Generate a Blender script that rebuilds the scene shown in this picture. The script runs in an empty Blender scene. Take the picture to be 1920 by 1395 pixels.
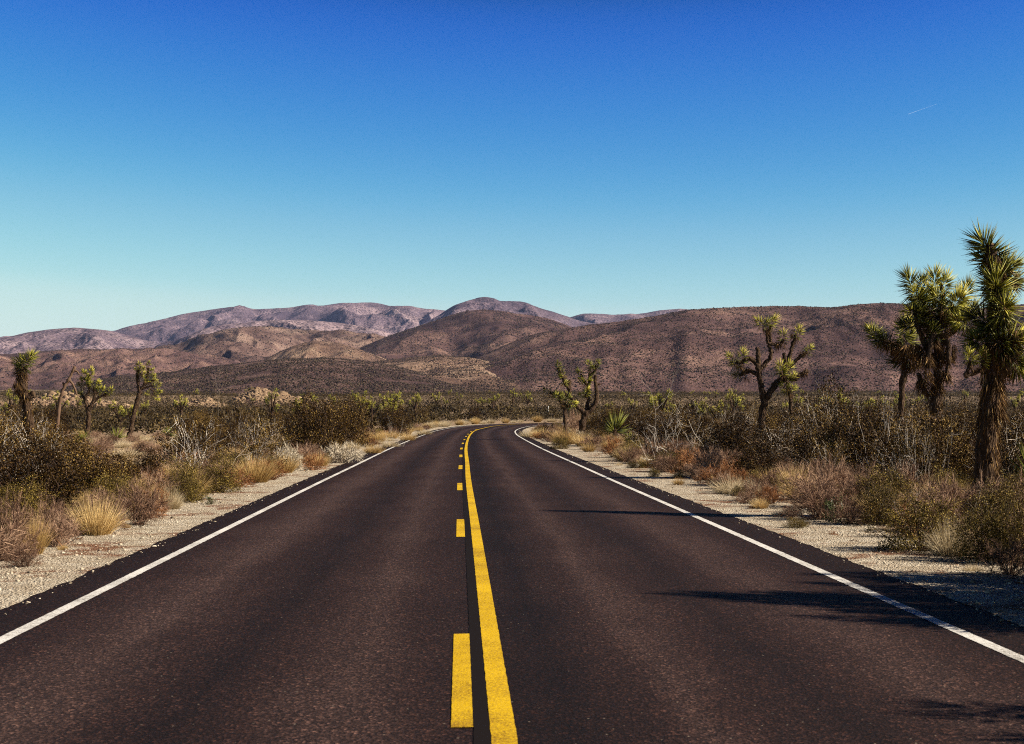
import bpy, math, random
import numpy as np
from mathutils import Vector

sc = bpy.context.scene
COL = sc.collection
R = math.radians

# ------------------------------------------------------------------ camera, sky, sun, exposure
FPX, CX, CY, EYE = 2800.0, 960.0, 697.5, 1.66          # focal length and centre in photo pixels, eye height in metres
PITCH = math.atan(77.5 / FPX)
cam_d = bpy.data.cameras.new("camera")
cam = bpy.data.objects.new("camera", cam_d)
COL.objects.link(cam)
cam.location = (0, 0, EYE)
cam.rotation_euler = (math.pi / 2 + PITCH, 0, 0)
cam_d.sensor_width = 36
cam_d.lens = 36 * FPX / 1920
cam_d.clip_start = 0.1
cam_d.clip_end = 80000
cam_d.dof.use_dof = True
cam_d.dof.focus_distance = 60
cam_d.dof.aperture_fstop = 7.0
sc.camera = cam

SUN_EL, SUN_AZ = 33.0, 103.0                           # degrees; azimuth clockwise from the view direction
world = bpy.data.worlds.new("World")
sc.world = world
world.use_nodes = True
wn = world.node_tree
bg = wn.nodes["Background"]
sky = wn.nodes.new("ShaderNodeTexSky")
sky.sky_type = 'NISHITA'
sky.sun_disc = False
sky.sun_elevation = R(SUN_EL)
sky.sun_rotation = R(SUN_AZ)
sky.altitude = 1200
sky.air_density = 1.0
sky.dust_density = 0.0
sky.ozone_density = 3.0
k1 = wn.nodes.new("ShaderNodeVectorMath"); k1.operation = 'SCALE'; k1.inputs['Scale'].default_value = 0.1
crv = wn.nodes.new("ShaderNodeRGBCurve")               # slide film's saturated clear sky; low end crushed so the upper dome fills less
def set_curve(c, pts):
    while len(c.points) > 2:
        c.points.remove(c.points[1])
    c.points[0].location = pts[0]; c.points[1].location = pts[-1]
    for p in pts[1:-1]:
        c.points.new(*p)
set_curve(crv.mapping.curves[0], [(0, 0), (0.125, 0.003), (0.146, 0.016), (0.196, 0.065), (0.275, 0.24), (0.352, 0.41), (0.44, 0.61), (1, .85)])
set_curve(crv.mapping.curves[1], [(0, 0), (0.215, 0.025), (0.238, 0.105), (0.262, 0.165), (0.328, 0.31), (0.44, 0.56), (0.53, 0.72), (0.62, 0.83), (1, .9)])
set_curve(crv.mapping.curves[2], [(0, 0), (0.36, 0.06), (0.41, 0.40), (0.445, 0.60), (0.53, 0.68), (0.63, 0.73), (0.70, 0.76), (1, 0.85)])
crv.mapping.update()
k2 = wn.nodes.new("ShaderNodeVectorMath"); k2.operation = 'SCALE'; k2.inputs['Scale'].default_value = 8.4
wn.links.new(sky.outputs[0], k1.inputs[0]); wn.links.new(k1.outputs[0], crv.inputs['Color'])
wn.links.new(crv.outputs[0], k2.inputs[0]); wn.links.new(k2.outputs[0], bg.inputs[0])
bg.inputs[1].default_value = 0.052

sun_d = bpy.data.lights.new("sun", 'SUN')
sun = bpy.data.objects.new("sun", sun_d)
COL.objects.link(sun)
sun_d.energy = 5.0
sun_d.angle = R(0.5)
sun_d.color = (1.0, 0.90, 0.74)
sv = Vector((math.sin(R(SUN_AZ)) * math.cos(R(SUN_EL)), math.cos(R(SUN_AZ)) * math.cos(R(SUN_EL)), math.sin(R(SUN_EL))))
sun.rotation_euler = sv.to_track_quat('Z', 'Y').to_euler()
sun.location = (30, -10, 30)

sc.view_settings.view_transform = 'Standard'
sc.view_settings.look = 'None'
sc.view_settings.exposure = 1.2
sc.view_settings.gamma = 1.0
sc.view_settings.use_curve_mapping = False
sc.render.engine = 'CYCLES'
sc.cycles.max_bounces = 4
sc.cycles.diffuse_bounces = 2
sc.cycles.glossy_bounces = 2
sc.cycles.volume_bounces = 0
sc.cycles.transparent_max_bounces = 4
sc.cycles.sample_clamp_indirect = 4.0
sc.cycles.use_denoising = False
sc.cycles.filter_width = 1.05

# ------------------------------------------------------------------ helpers
def ray(px, py):
    u, v = (px - CX) / FPX, (CY - py) / FPX
    yf = math.cos(PITCH) - v * math.sin(PITCH)
    return u / yf, (math.sin(PITCH) + v * math.cos(PITCH)) / yf

def at(px, py, d):                                     # the point seen at a photo pixel, d metres ahead
    a, b = ray(px, py)
    return np.array([a * d, d, EYE + b * d])

def hash2(ix, iy, seed):
    h = (ix.astype(np.int64) * 374761393 + iy.astype(np.int64) * 668265263 + seed * 974634777) & 0x7fffffff
    h = ((h ^ (h >> 13)) * 1274126177) & 0x7fffffff
    h = ((h ^ (h >> 16)) * 1911520717) & 0x7fffffff
    return (h ^ (h >> 15)) & 0xffff

def noise(x, y, seed=0):                               # gradient noise, about -1..1
    x = np.asarray(x, float); y = np.asarray(y, float)
    xi = np.floor(x).astype(np.int64); yi = np.floor(y).astype(np.int64)
    xf = x - xi; yf = y - yi
    def g(ax, ay):
        a = hash2(xi + ax, yi + ay, seed) * (2 * math.pi / 65536)
        return np.cos(a) * (xf - ax) + np.sin(a) * (yf - ay)
    u = xf ** 3 * (xf * (xf * 6 - 15) + 10); v = yf ** 3 * (yf * (yf * 6 - 15) + 10)
    return 1.5 * ((g(0, 0) * (1 - u) + g(1, 0) * u) * (1 - v) + (g(0, 1) * (1 - u) + g(1, 1) * u) * v)

def fbm(x, y, o=4, seed=0, ridged=False, gain=0.5):
    s = 0; a = 1.0; t = 0
    for i in range(o):
        n = noise(x * 2 ** i + 17.3 * i, y * 2 ** i - 9.1 * i, seed + i)
        if ridged: n = 1 - 2 * np.abs(n)
        s = s + a * n; t += a; a *= gain
    return s / t

class MB:
    """Collects geometry for ONE mesh object, with a per-vertex float 'var' for natural colour variety."""
    def __init__(s): s.V = []; s.Q = []; s.T = []; s.A = []; s.n = 0
    def add(s, v, quads=None, tris=None, var=0.5):
        v = np.asarray(v, float).reshape(-1, 3)
        s.V.append(v)
        if quads is not None and len(quads): s.Q.append(np.asarray(quads, np.int64).reshape(-1, 4) + s.n)
        if tris is not None and len(tris): s.T.append(np.asarray(tris, np.int64).reshape(-1, 3) + s.n)
        s.A.append(np.broadcast_to(np.asarray(var, float), (len(v),)).copy() if np.ndim(var) == 0 else np.asarray(var, float))
        s.n += len(v)
    def mesh(s, name, mat, origin=None, smooth=False, attrs=None):
        V = np.concatenate(s.V)
        if origin is not None: V = V - np.asarray(origin)
        Q = np.concatenate(s.Q) if s.Q else np.zeros((0, 4), np.int64)
        T = np.concatenate(s.T) if s.T else np.zeros((0, 3), np.int64)
        me = bpy.data.meshes.new(name)
        me.vertices.add(len(V)); me.vertices.foreach_set("co", V.astype(np.float32).ravel())
        li = np.concatenate([Q.ravel(), T.ravel()]).astype(np.int32)
        ls = np.concatenate([np.arange(len(Q)) * 4, len(Q) * 4 + np.arange(len(T)) * 3]).astype(np.int32)
        me.loops.add(len(li)); me.loops.foreach_set("vertex_index", li)
        me.polygons.add(len(ls)); me.polygons.foreach_set("loop_start", ls)
        if smooth: me.polygons.foreach_set("use_smooth", np.ones(len(ls), bool))
        me.update(calc_edges=True)
        at_ = me.attributes.new("var", 'FLOAT', 'POINT')
        at_.data.foreach_set("value", np.concatenate(s.A).astype(np.float32))
        for k, a in (attrs or {}).items():
            b = me.attributes.new(k, 'FLOAT', 'POINT'); b.data.foreach_set("value", np.asarray(a, np.float32))
        me.materials.append(mat)
        return me
    def build(s, name, mat, parent=None, origin=None, smooth=False, attrs=None):
        return link(name, s.mesh(name, mat, origin, smooth, attrs), parent)

def link(name, me, parent=None):
    o = bpy.data.objects.new(name, me)
    COL.objects.link(o)
    if parent is not None: o.parent = parent
    return o

def tag(o, label=None, cat=None, group=None, kind=None):
    if label: o["label"] = label
    if cat: o["category"] = cat
    if group: o["group"] = group
    if kind: o["kind"] = kind
    return o

def empty(name, loc, rz=0.0):
    o = bpy.data.objects.new(name, None)
    COL.objects.link(o)
    o.location = tuple(loc); o.rotation_euler = (0, 0, rz); o.empty_display_size = 0.2
    return o

def dup(root, loc, rz=0.0, s=1.0, label=None, group=None):
    r = root.copy(); COL.objects.link(r)
    r.location = tuple(loc); r.rotation_euler = (0, 0, rz)
    r.scale = (s, s, s) if np.ndim(s) == 0 else tuple(s)
    if label: r["label"] = label
    if group: r["group"] = group
    elif "group" in r: del r["group"]
    for ch in list(root.children):
        c = ch.copy(); COL.objects.link(c); c.parent = r
    return r

def unit(v):
    v = np.asarray(v, float)
    return v / np.maximum(np.linalg.norm(v, axis=-1, keepdims=True), 1e-9)

def tube(mb, P, rad, sides=6, var=0.5, rough=0.0, rng=None, cap=True):
    P = np.asarray(P, float); n = len(P)
    rad = np.broadcast_to(np.asarray(rad, float), (n,)) if np.ndim(rad) == 0 else np.asarray(rad, float)
    T = unit(np.gradient(P, axis=0))
    ref = np.array([0.3, 1, 0.2]) if abs(T[0, 1]) < 0.8 else np.array([1, 0.2, 0.3])
    A = unit(np.cross(T, ref)); B = np.cross(T, A)
    a = np.arange(sides) * 2 * math.pi / sides
    rr = rad[:, None] * np.ones(sides)
    if rough and rng is not None: rr = rr * (1 + rough * rng.uniform(-1, 1, (n, sides)))
    V = P[:, None] + rr[..., None] * (np.cos(a)[None, :, None] * A[:, None] + np.sin(a)[None, :, None] * B[:, None])
    V = V.reshape(-1, 3)
    i = np.arange(n - 1)[:, None] * sides; j = np.arange(sides)[None]; k = (j + 1) % sides
    q = np.stack([i + j, i + k, i + sides + k, i + sides + j], -1).reshape(-1, 4)
    tr = None
    if cap:
        V = np.vstack([V, P[-1:] + T[-1:] * rad[-1] * 0.5])
        b = (n - 1) * sides
        tr = [[b + x, b + (x + 1) % sides, n * sides] for x in range(sides)]
    mb.add(V, quads=q, tris=tr, var=var)

def spline(P, n):                                       # Catmull-Rom through the points
    P = np.asarray(P, float)
    if len(P) < 3:
        t = np.linspace(0, 1, n)[:, None]
        return P[0] * (1 - t) + P[-1] * t
    Q = np.vstack([2 * P[0] - P[1], P, 2 * P[-1] - P[-2]])
    t = np.linspace(0, len(P) - 1 - 1e-6, n); i = t.astype(int); f = (t - i)[:, None]
    a, b, c, d = Q[i], Q[i + 1], Q[i + 2], Q[i + 3]
    return 0.5 * (2 * b + (c - a) * f + (2 * a - 5 * b + 4 * c - d) * f ** 2 + (3 * b - a - 3 * c + d) * f ** 3)

def leaves(mb, P, D, L, W, rng, var=None):              # flat lance-shaped leaflets
    n = len(P); D = unit(D)
    S = unit(np.cross(D, rng.normal(size=(n, 3))))
    L = np.broadcast_to(L, (n,))[:, None]; W = np.broadcast_to(W, (n,))[:, None]
    V = np.stack([P, P + D * L * 0.45 + S * W * 0.5, P + D * L, P + D * L * 0.45 - S * W * 0.5], 1)
    va = rng.random(n) if var is None else np.broadcast_to(var, (n,))
    mb.add(V.reshape(-1, 3), quads=np.arange(4 * n).reshape(n, 4), var=np.repeat(va, 4))

def blades(mb, P, D, L, W, rng, droop=0.0, var=None, segs=2, tipvar=0.0):   # tapering, bending grass or yucca blades
    n = len(P); D = unit(D)
    L = np.broadcast_to(L, (n,)); W = np.broadcast_to(W, (n,)); dr = np.broadcast_to(droop, (n,))
    S = unit(np.cross(D, rng.normal(size=(n, 3))))
    rows = []
    for k in range(segs):
        t = k / segs
        c = P + D * (L * t)[:, None]; c[:, 2] -= dr * L * t * t
        w = (W * (1 - 0.75 * t) * 0.5)[:, None]
        rows += [c - S * w, c + S * w]
    tip = P + D * L[:, None]; tip[:, 2] -= dr * L
    rows.append(tip)
    V = np.stack(rows, 1); m = 2 * segs + 1
    o = np.arange(n)[:, None] * m
    q = [np.hstack([o + 2 * k, o + 2 * k + 1, o + 2 * k + 3, o + 2 * k + 2]) for k in range(segs - 1)]
    t_ = np.hstack([o + 2 * segs - 2, o + 2 * segs - 1, o + 2 * segs])
    va = rng.random(n) if var is None else np.broadcast_to(var, (n,))
    vv = va[:, None] + tipvar * np.linspace(0, 1, m)[None]
    mb.add(V.reshape(-1, 3), quads=np.concatenate(q) if q else None, tris=t_, var=np.clip(vv, 0, 1).ravel())

def spikes(mb, P, D, L, W, rng, var=None, droop=0.0):   # stiff three-sided yucca leaves
    n = len(P); D = unit(D)
    A = unit(np.cross(D, rng.normal(size=(n, 3)))); B = np.cross(D, A)
    L = np.broadcast_to(L, (n,)); W = np.broadcast_to(W, (n,))[:, None]
    tip = P + D * L[:, None]; tip[:, 2] -= droop * L
    mid = P + D * (L * 0.35)[:, None]
    b = [mid + W * 0.5 * (math.cos(a) * A + 0.5 * math.sin(a) * B) for a in (0, 2.09, 4.19)]
    V = np.stack([P, b[0], b[1], b[2], tip], 1)
    o = np.arange(n)[:, None] * 5
    t = np.concatenate([np.hstack([o + x, o + y, o + z]) for x, y, z in
                        ((0, 2, 1), (0, 3, 2), (0, 1, 3), (1, 2, 4), (2, 3, 4), (3, 1, 4))])
    va = rng.random(n) if var is None else np.broadcast_to(var, (n,))
    mb.add(V.reshape(-1, 3), tris=t, var=np.repeat(va, 5))

# ------------------------------------------------------------------ materials
def nodes(name, rough=0.8, spec=0.2):
    m = bpy.data.materials.new(name); m.use_nodes = True
    nt = m.node_tree; b = nt.nodes["Principled BSDF"]
    b.inputs["Roughness"].default_value = rough
    b.inputs["Specular IOR Level"].default_value = spec
    return m, nt, b
def N(nt, t, **kw):
    n = nt.nodes.new(t)
    for k, v in kw.items(): setattr(n, k, v)
    return n
def L_(nt, a, b): nt.links.new(a, b)
def ramp(nt, fac, stops, interp='LINEAR'):
    r = N(nt, "ShaderNodeValToRGB"); e = r.color_ramp; e.interpolation = interp
    while len(e.elements) > 1: e.elements.remove(e.elements[0])
    e.elements[0].position = stops[0][0]; e.elements[0].color = (*stops[0][1], 1)
    for p, c in stops[1:]:
        x = e.elements.new(p); x.color = (*c, 1)
    L_(nt, fac, r.inputs[0]); return r.outputs[0]
def gray(v): return (v, v, v)
ALBEDO = (.78, .72, .64)                               # desert colours as slide film records them: a little dark and warm
def paint(nt, b, c):
    L_(nt, mix(nt, 1.0, c, ALBEDO, 'MULTIPLY'), b.inputs["Base Color"])
def tex(nt, kind, scale, co=None, detail=3.0, rough=0.6, **kw):
    t = N(nt, kind, **kw)
    t.inputs["Scale"].default_value = scale
    if "Detail" in t.inputs and kind == "ShaderNodeTexNoise":
        t.inputs["Detail"].default_value = detail; t.inputs["Roughness"].default_value = rough
    if co is not None: L_(nt, co, t.inputs["Vector"])
    return t
def mix(nt, fac, a, b, mode='MIX'):
    m = N(nt, "ShaderNodeMix", data_type='RGBA', blend_type=mode)
    for s, v in ((m.inputs[0], fac), (m.inputs[6], a), (m.inputs[7], b)):
        if isinstance(v, (int, float)): s.default_value = v
        elif isinstance(v, tuple): s.default_value = (*v, 1)
        else: L_(nt, v, s)
    return m.outputs[2]
def mth(nt, op, a, b=None, c=None):
    m = N(nt, "ShaderNodeMath", operation=op)
    for s, v in zip(m.inputs, (a, b, c)):
        if v is None: continue
        if isinstance(v, (int, float)): s.default_value = v
        else: L_(nt, v, s)
    return m.outputs[0]
def attr(nt, name): return N(nt, "ShaderNodeAttribute", attribute_name=name).outputs["Fac"]
def bump(nt, b, h, strength, dist):
    n = N(nt, "ShaderNodeBump"); n.inputs["Strength"].default_value = strength; n.inputs["Distance"].default_value = dist
    L_(nt, h, n.inputs["Height"]); L_(nt, n.outputs[0], b.inputs["Normal"])

def plant_mat(name, stops, rough=0.65, spec=0.25, hue=0.35, trans=0.0):
    """Colour runs over the leaf-to-leaf 'var' and a little from plant to plant."""
    m, nt, b = nodes(name, rough, spec)
    v = attr(nt, "var")
    oi = N(nt, "ShaderNodeObjectInfo")
    f = mth(nt, 'ADD', v, mth(nt, 'MULTIPLY', mth(nt, 'SUBTRACT', oi.outputs["Random"], 0.5), hue))
    c = ramp(nt, f, stops)
    c = mix(nt, 1.0, c, ALBEDO, 'MULTIPLY')
    L_(nt, c, b.inputs["Base Color"])
    if trans:
        t = N(nt, "ShaderNodeBsdfTranslucent"); L_(nt, c, t.inputs[0])
        ms = N(nt, "ShaderNodeMixShader"); ms.inputs[0].default_value = trans
        L_(nt, b.outputs[0], ms.inputs[1]); L_(nt, t.outputs[0], ms.inputs[2])
        L_(nt, ms.outputs[0], nt.nodes["Material Output"].inputs[0])
    return m

M = {}
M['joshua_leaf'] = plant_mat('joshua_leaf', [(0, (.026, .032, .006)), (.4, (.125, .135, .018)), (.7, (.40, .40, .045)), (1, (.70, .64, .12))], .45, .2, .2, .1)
M['dead_leaf'] = plant_mat('dead_leaf', [(0, (.02, .010, .005)), (.5, (.10, .055, .022)), (.8, (.34, .21, .085)), (1, (.62, .47, .24))], .75, .12, .2)
M['creosote'] = plant_mat('creosote_leaf', [(0, (.007, .0033, .001)), (.5, (.040, .0205, .0042)), (.78, (.115, .066, .013)), (1, (.30, .21, .065))], .6, .10, .5)
M['twig_brown'] = plant_mat('brown_twig', [(0, (.05, .03, .022)), (1, (.17, .115, .085))], .8, .15)
M['twig_pale'] = plant_mat('pale_twig', [(0, (.17, .14, .12)), (.5, (.42, .38, .35)), (1, (.80, .77, .75))], .7, .15)
M['straw'] = plant_mat('straw_grass', [(0, (.14, .08, .024)), (.45, (.46, .31, .115)), (1, (.88, .69, .36))], .65, .2, .35, .12)
M['pale_grass'] = plant_mat('pale_grass', [(0, (.20, .15, .08)), (.5, (.56, .47, .31)), (1, (.88, .80, .62))], .65, .2, .3, .1)
M['rust'] = plant_mat('rust_weed', [(0, (.04, .012, .006)), (.5, (.20, .075, .028)), (1, (.56, .30, .14))], .7, .12, .35, .08)
M['mauve'] = plant_mat('mauve_twigs', [(0, (.022, .0105, .008)), (.5, (.15, .082, .06)), (1, (.56, .39, .29))], .75, .12, .45)
M['silver'] = plant_mat('silver_bush', [(0, (.16, .13, .10)), (.5, (.50, .45, .37)), (1, (.86, .80, .68))], .7, .12, .25)
M['olive'] = plant_mat('olive_bush', [(0, (.018, .013, .002)), (.5, (.11, .08, .012)), (1, (.42, .32, .08))], .6, .15, .35, .08)
M['green'] = plant_mat('green_leaf', [(0, (.03, .045, .012)), (1, (.14, .18, .05))], .5, .4, .2, .1)
M['yucca'] = plant_mat('yucca_blade', [(0, (.03, .04, .008)), (.6, (.15, .17, .025)), (1, (.42, .42, .10))], .5, .12, .2, .08)
M['deadwood'] = plant_mat('weathered_wood', [(0, (.10, .06, .04)), (.6, (.17, .115, .085)), (1, (.5, .42, .34))], .85, .1)

def bark_mat():
    m, nt, b = nodes('joshua_bark', .9, .1)
    co = N(nt, "ShaderNodeTexCoord").outputs["Object"]
    mp = N(nt, "ShaderNodeMapping"); mp.inputs["Scale"].default_value = (1, 1, .35); L_(nt, co, mp.inputs[0])
    n = tex(nt, "ShaderNodeTexNoise", 16, mp.outputs[0], 5, .7)
    v = tex(nt, "ShaderNodeTexVoronoi", 22, mp.outputs[0])
    paint(nt, b, ramp(nt, n.outputs[0], [(.3, (.02, .012, .008)), (.55, (.075, .048, .032)), (.75, (.24, .17, .115))]))
    bump(nt, b, mth(nt, 'ADD', n.outputs[0], v.outputs[0]), .9, .05)
    return m
M['bark'] = bark_mat()

# ------------------------------------------------------------------ the line of the road and the lie of the land
ROAD = np.array([(.70, -14), (-.035, 7.5), (-.50, 20.8), (-1.06, 36.5), (-1.50, 50), (-2.2, 71.5), (-2.85, 96.9), (-3.3, 120),
                 (-3.35, 138), (-2.75, 154), (-1.3, 167), (2.0, 179), (8.5, 189.5), (18, 197), (33, 202), (60, 203), (110, 196)], float)
RC = spline(ROAD, 1400)
RS = np.concatenate([[0], np.cumsum(np.linalg.norm(np.diff(RC, axis=0), axis=1))])
RT = unit(np.gradient(RC, axis=0)); RN = np.stack([RT[:, 1], -RT[:, 0]], 1)      # RN points to the right of travel

def profile(y):
    return np.interp(y, [-100, 120, 150, 185, 250, 400, 600, 1000, 2000, 4000, 14000], [0, 0, .14, .48, 1.25, 4.1, 8.0, 15, 34, 60, 160])

def lat_of(X, Y):                                        # signed distance from the centre line (right positive), chunked
    X = np.asarray(X, float).ravel(); Y = np.asarray(Y, float).ravel()
    out = np.empty(len(X)); C = RC[::2]; Nn = RN[::2]
    for i in range(0, len(X), 4000):
        dx = X[i:i + 4000, None] - C[None, :, 0]; dy = Y[i:i + 4000, None] - C[None, :, 1]
        j = np.argmin(dx * dx + dy * dy, 1); k = np.arange(len(j))
        s = dx[k, j] * Nn[j, 0] + dy[k, j] * Nn[j, 1]
        out[i:i + 4000] = np.sign(s) * np.hypot(dx[k, j], dy[k, j])
    return out

def land(X, Y):                                          # height of the open ground, before the road bed is cut in
    z = profile(Y)
    z = z + 0.10 * fbm(X * .11, Y * .11, 3, 5) * np.clip(1 - np.abs(Y) / 600, 0.2, 1)
    far = np.clip((Y - 200) / 400, 0, 1)
    z = z + far * 2.0 * fbm(X * .006, Y * .006, 3, 8)
    return z

def ground(X, Y, lat=None):
    X = np.asarray(X, float); Y = np.asarray(Y, float)
    sh = X.shape
    if lat is None:
        lat = np.full(X.size, 999.)
        near = (np.hypot(X, Y - 100) < 260).ravel()
        if near.any(): lat[near] = lat_of(X.ravel()[near], Y.ravel()[near])
        lat = lat.reshape(sh)
    a = np.abs(lat)
    road_z = profile(Y) - .0125 * np.minimum(a, 4.6)
    w = np.clip((a - 5.2) / 3.5, 0, 1); w = w * w * (3 - 2 * w)
    bank = .38 * np.exp(-((Y - 100) / 26) ** 2) * np.clip((lat - 5.4) / 4.0, 0, 1)
    z = road_z * (1 - w) + land(X, Y) * w + bank
    return z - .05 * np.clip((4.6 - a) / .4, 0, 1)       # trench under the asphalt

def gz(x, y): return float(ground(np.array([x]), np.array([y]))[0])

# ------------------------------------------------------------------ ground, road, shoulders
def ground_mat():
    m, nt, b = nodes('desert_sand', .95, .1)
    co = N(nt, "ShaderNodeTexCoord").outputs["Object"]
    big = tex(nt, "ShaderNodeTexNoise", .05, co, 5); mid = tex(nt, "ShaderNodeTexNoise", 1.3, co, 6, .7); fine = tex(nt, "ShaderNodeTexNoise", 38, co, 3, .7)
    c = ramp(nt, mid.outputs[0], [(.3, (.13, .08, .05)), (.5, (.25, .17, .11)), (.7, (.40, .31, .22))])
    c = mix(nt, .35, c, ramp(nt, big.outputs[0], [(.35, (.18, .11, .07)), (.65, (.42, .31, .22))]))
    c = mix(nt, .4, c, ramp(nt, fine.outputs[0], [(.35, (.10, .07, .05)), (.6, (.45, .37, .28))]))
    paint(nt, b, c); bump(nt, b, fine.outputs[0], .6, .03)
    return m
def shoulder_mat():
    m, nt, b = nodes('gravel_shoulder', .92, .12)
    co = N(nt, "ShaderNodeTexCoord").outputs["Object"]
    v = tex(nt, "ShaderNodeTexVoronoi", 42, co); v2 = tex(nt, "ShaderNodeTexVoronoi", 95, co)
    n = tex(nt, "ShaderNodeTexNoise", 2.2, co, 6, .65); lit = tex(nt, "ShaderNodeTexNoise", .7, co, 8, .75)
    c = ramp(nt, N(nt, "ShaderNodeSeparateColor").outputs[0] if False else v.outputs["Color"], [(.1, (.11, .09, .07)), (.35, (.52, .47, .39)), (.9, (.95, .92, .84))])
    c = mix(nt, .4, c, ramp(nt, v2.outputs["Color"], [(.1, (.10, .085, .07)), (.9, (.60, .55, .46))]))
    c = mix(nt, ramp(nt, n.outputs[0], [(.42, gray(0)), (.66, gray(.7))]), c, (.30, .235, .165))
    c = mix(nt, ramp(nt, lit.outputs[0], [(.53, gray(0)), (.60, gray(.85))]), c, (.17, .062, .026))
    paint(nt, b, c); bump(nt, b, v.outputs["Distance"], .9, .03)
    return m
def asphalt_mat():
    m, nt, b = nodes('asphalt', .75, .12)
    co = N(nt, "ShaderNodeTexCoord").outputs["Object"]
    lat = attr(nt, "lat")
    mp = N(nt, "ShaderNodeMapping"); mp.inputs["Scale"].default_value = (1, .12, 1); L_(nt, co, mp.inputs[0])
    streak = tex(nt, "ShaderNodeTexNoise", 1.6, mp.outputs[0], 5, .65)
    patch = tex(nt, "ShaderNodeTexNoise", .45, co, 5, .6)
    ag = tex(nt, "ShaderNodeTexVoronoi", 58, co); ag2 = tex(nt, "ShaderNodeTexNoise", 52, co, 3, .75); bl = tex(nt, "ShaderNodeTexVoronoi", 9, co)
    wob = mth(nt, 'ADD', lat, mth(nt, 'MULTIPLY', mth(nt, 'SUBTRACT', streak.outputs[0], .5), .9))
    band = N(nt, "ShaderNodeMapRange"); band.inputs[1].default_value = -4.4; band.inputs[2].default_value = 4.4; L_(nt, wob, band.inputs[0])
    def p(l): return (l + 4.4) / 8.8
    tone = ramp(nt, band.outputs[0], [(p(-4.4), gray(.16)), (p(-3.75), gray(.28)), (p(-3.4), gray(.50)), (p(-2.7), gray(.80)), (p(-1.75), gray(.22)), (p(-.95), gray(.74)), (p(-.35), gray(.42)),
                                      (p(.35), gray(.12)), (p(1.1), gray(.72)), (p(1.85), gray(.24)), (p(2.7), gray(.72)), (p(3.4), gray(.46)), (p(3.8), gray(.26)), (p(4.4), gray(.25))])
    t = mth(nt, 'ADD', tone, mth(nt, 'MULTIPLY', mth(nt, 'SUBTRACT', patch.outputs[0], .5), .35))
    c = ramp(nt, t, [(.1, (.0080, .0028, .0018)), (.5, (.0275, .0132, .0108)), (.95, (.072, .044, .040))])
    g = ramp(nt, ag.outputs["Color"], [(.0, gray(.15)), (.5, gray(.6)), (.8, gray(1.7)), (1, (5.0, 4.9, 4.7))])
    c = mix(nt, .85, c, g, 'MULTIPLY')
    c = mix(nt, .6, c, ramp(nt, ag2.outputs[0], [(.3, gray(.15)), (.7, gray(1.9))]), 'MULTIPLY')
    fl = mth(nt, 'LESS_THAN', bl.outputs["Distance"], .06)
    c = mix(nt, mth(nt, 'MULTIPLY', fl, .7), c, (.30, .26, .22))
    paint(nt, b, c); bump(nt, b, mth(nt, 'ADD', ag.outputs["Distance"], ag2.outputs[0]), .55, .012)
    return m
def paint_mat(name, lo, hi, worn):
    m, nt, b = nodes(name, .7, .12)
    co = N(nt, "ShaderNodeTexCoord").outputs["Object"]
    n = tex(nt, "ShaderNodeTexNoise", 60, co, 4, .75); n2 = tex(nt, "ShaderNodeTexNoise", 3, co, 4)
    c = mix(nt, n2.outputs[0], lo, hi)
    n3 = tex(nt, "ShaderNodeTexNoise", 1.1, co, 4, .7); f = ramp(nt, mth(nt, 'ADD', n.outputs[0], mth(nt, 'MULTIPLY', mth(nt, 'SUBTRACT', n3.outputs[0], .5), .5)), [(.33, gray(1)), (.44, gray(.5)), (.56, gray(0))])
    paint(nt, b, mix(nt, f, c, worn)); bump(nt, b, n.outputs[0], .5, .01)
    return m
M['ground'] = ground_mat(); M['shoulder'] = shoulder_mat(); M['asphalt'] = asphalt_mat()
M['white'] = paint_mat('white_paint', (.66, .68, .72), (.84, .88, .94), (.16, .15, .14))
M['yellow'] = paint_mat('yellow_paint', (.60, .40, .006), (.77, .53, .014), (.22, .12, .01))
M['black'], _n, _b = nodes('black_sealant', .95, .03); _b.inputs["Base Color"].default_value = (.010, .0075, .0075, 1)

def axis(vals):                                          # spacing that grows with distance
    return np.array(sorted(set(np.round(vals, 4))))
gx = np.concatenate([np.arange(-12, 12.01, .4), 12 + np.geomspace(.6, 9000, 110), -12 - np.geomspace(.6, 9000, 110)])
gy = np.concatenate([-14 - np.geomspace(1, 400, 14), np.arange(-14, 210, .9), 210 + np.geomspace(1, 11500, 130)])
gx = axis(gx); gy = axis(gy)
GX, GY = np.meshgrid(gx, gy)
GZ = ground(GX, GY)
mb = MB(); nx, ny = len(gx), len(gy)
ii = (np.arange(ny - 1)[:, None] * nx + np.arange(nx - 1)[None]).ravel()
mb.add(np.stack([GX, GY, GZ], -1), quads=np.stack([ii, ii + 1, ii + nx + 1, ii + nx], 1))
tag(mb.build('ground', M['ground'], smooth=True), kind='structure')

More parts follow.
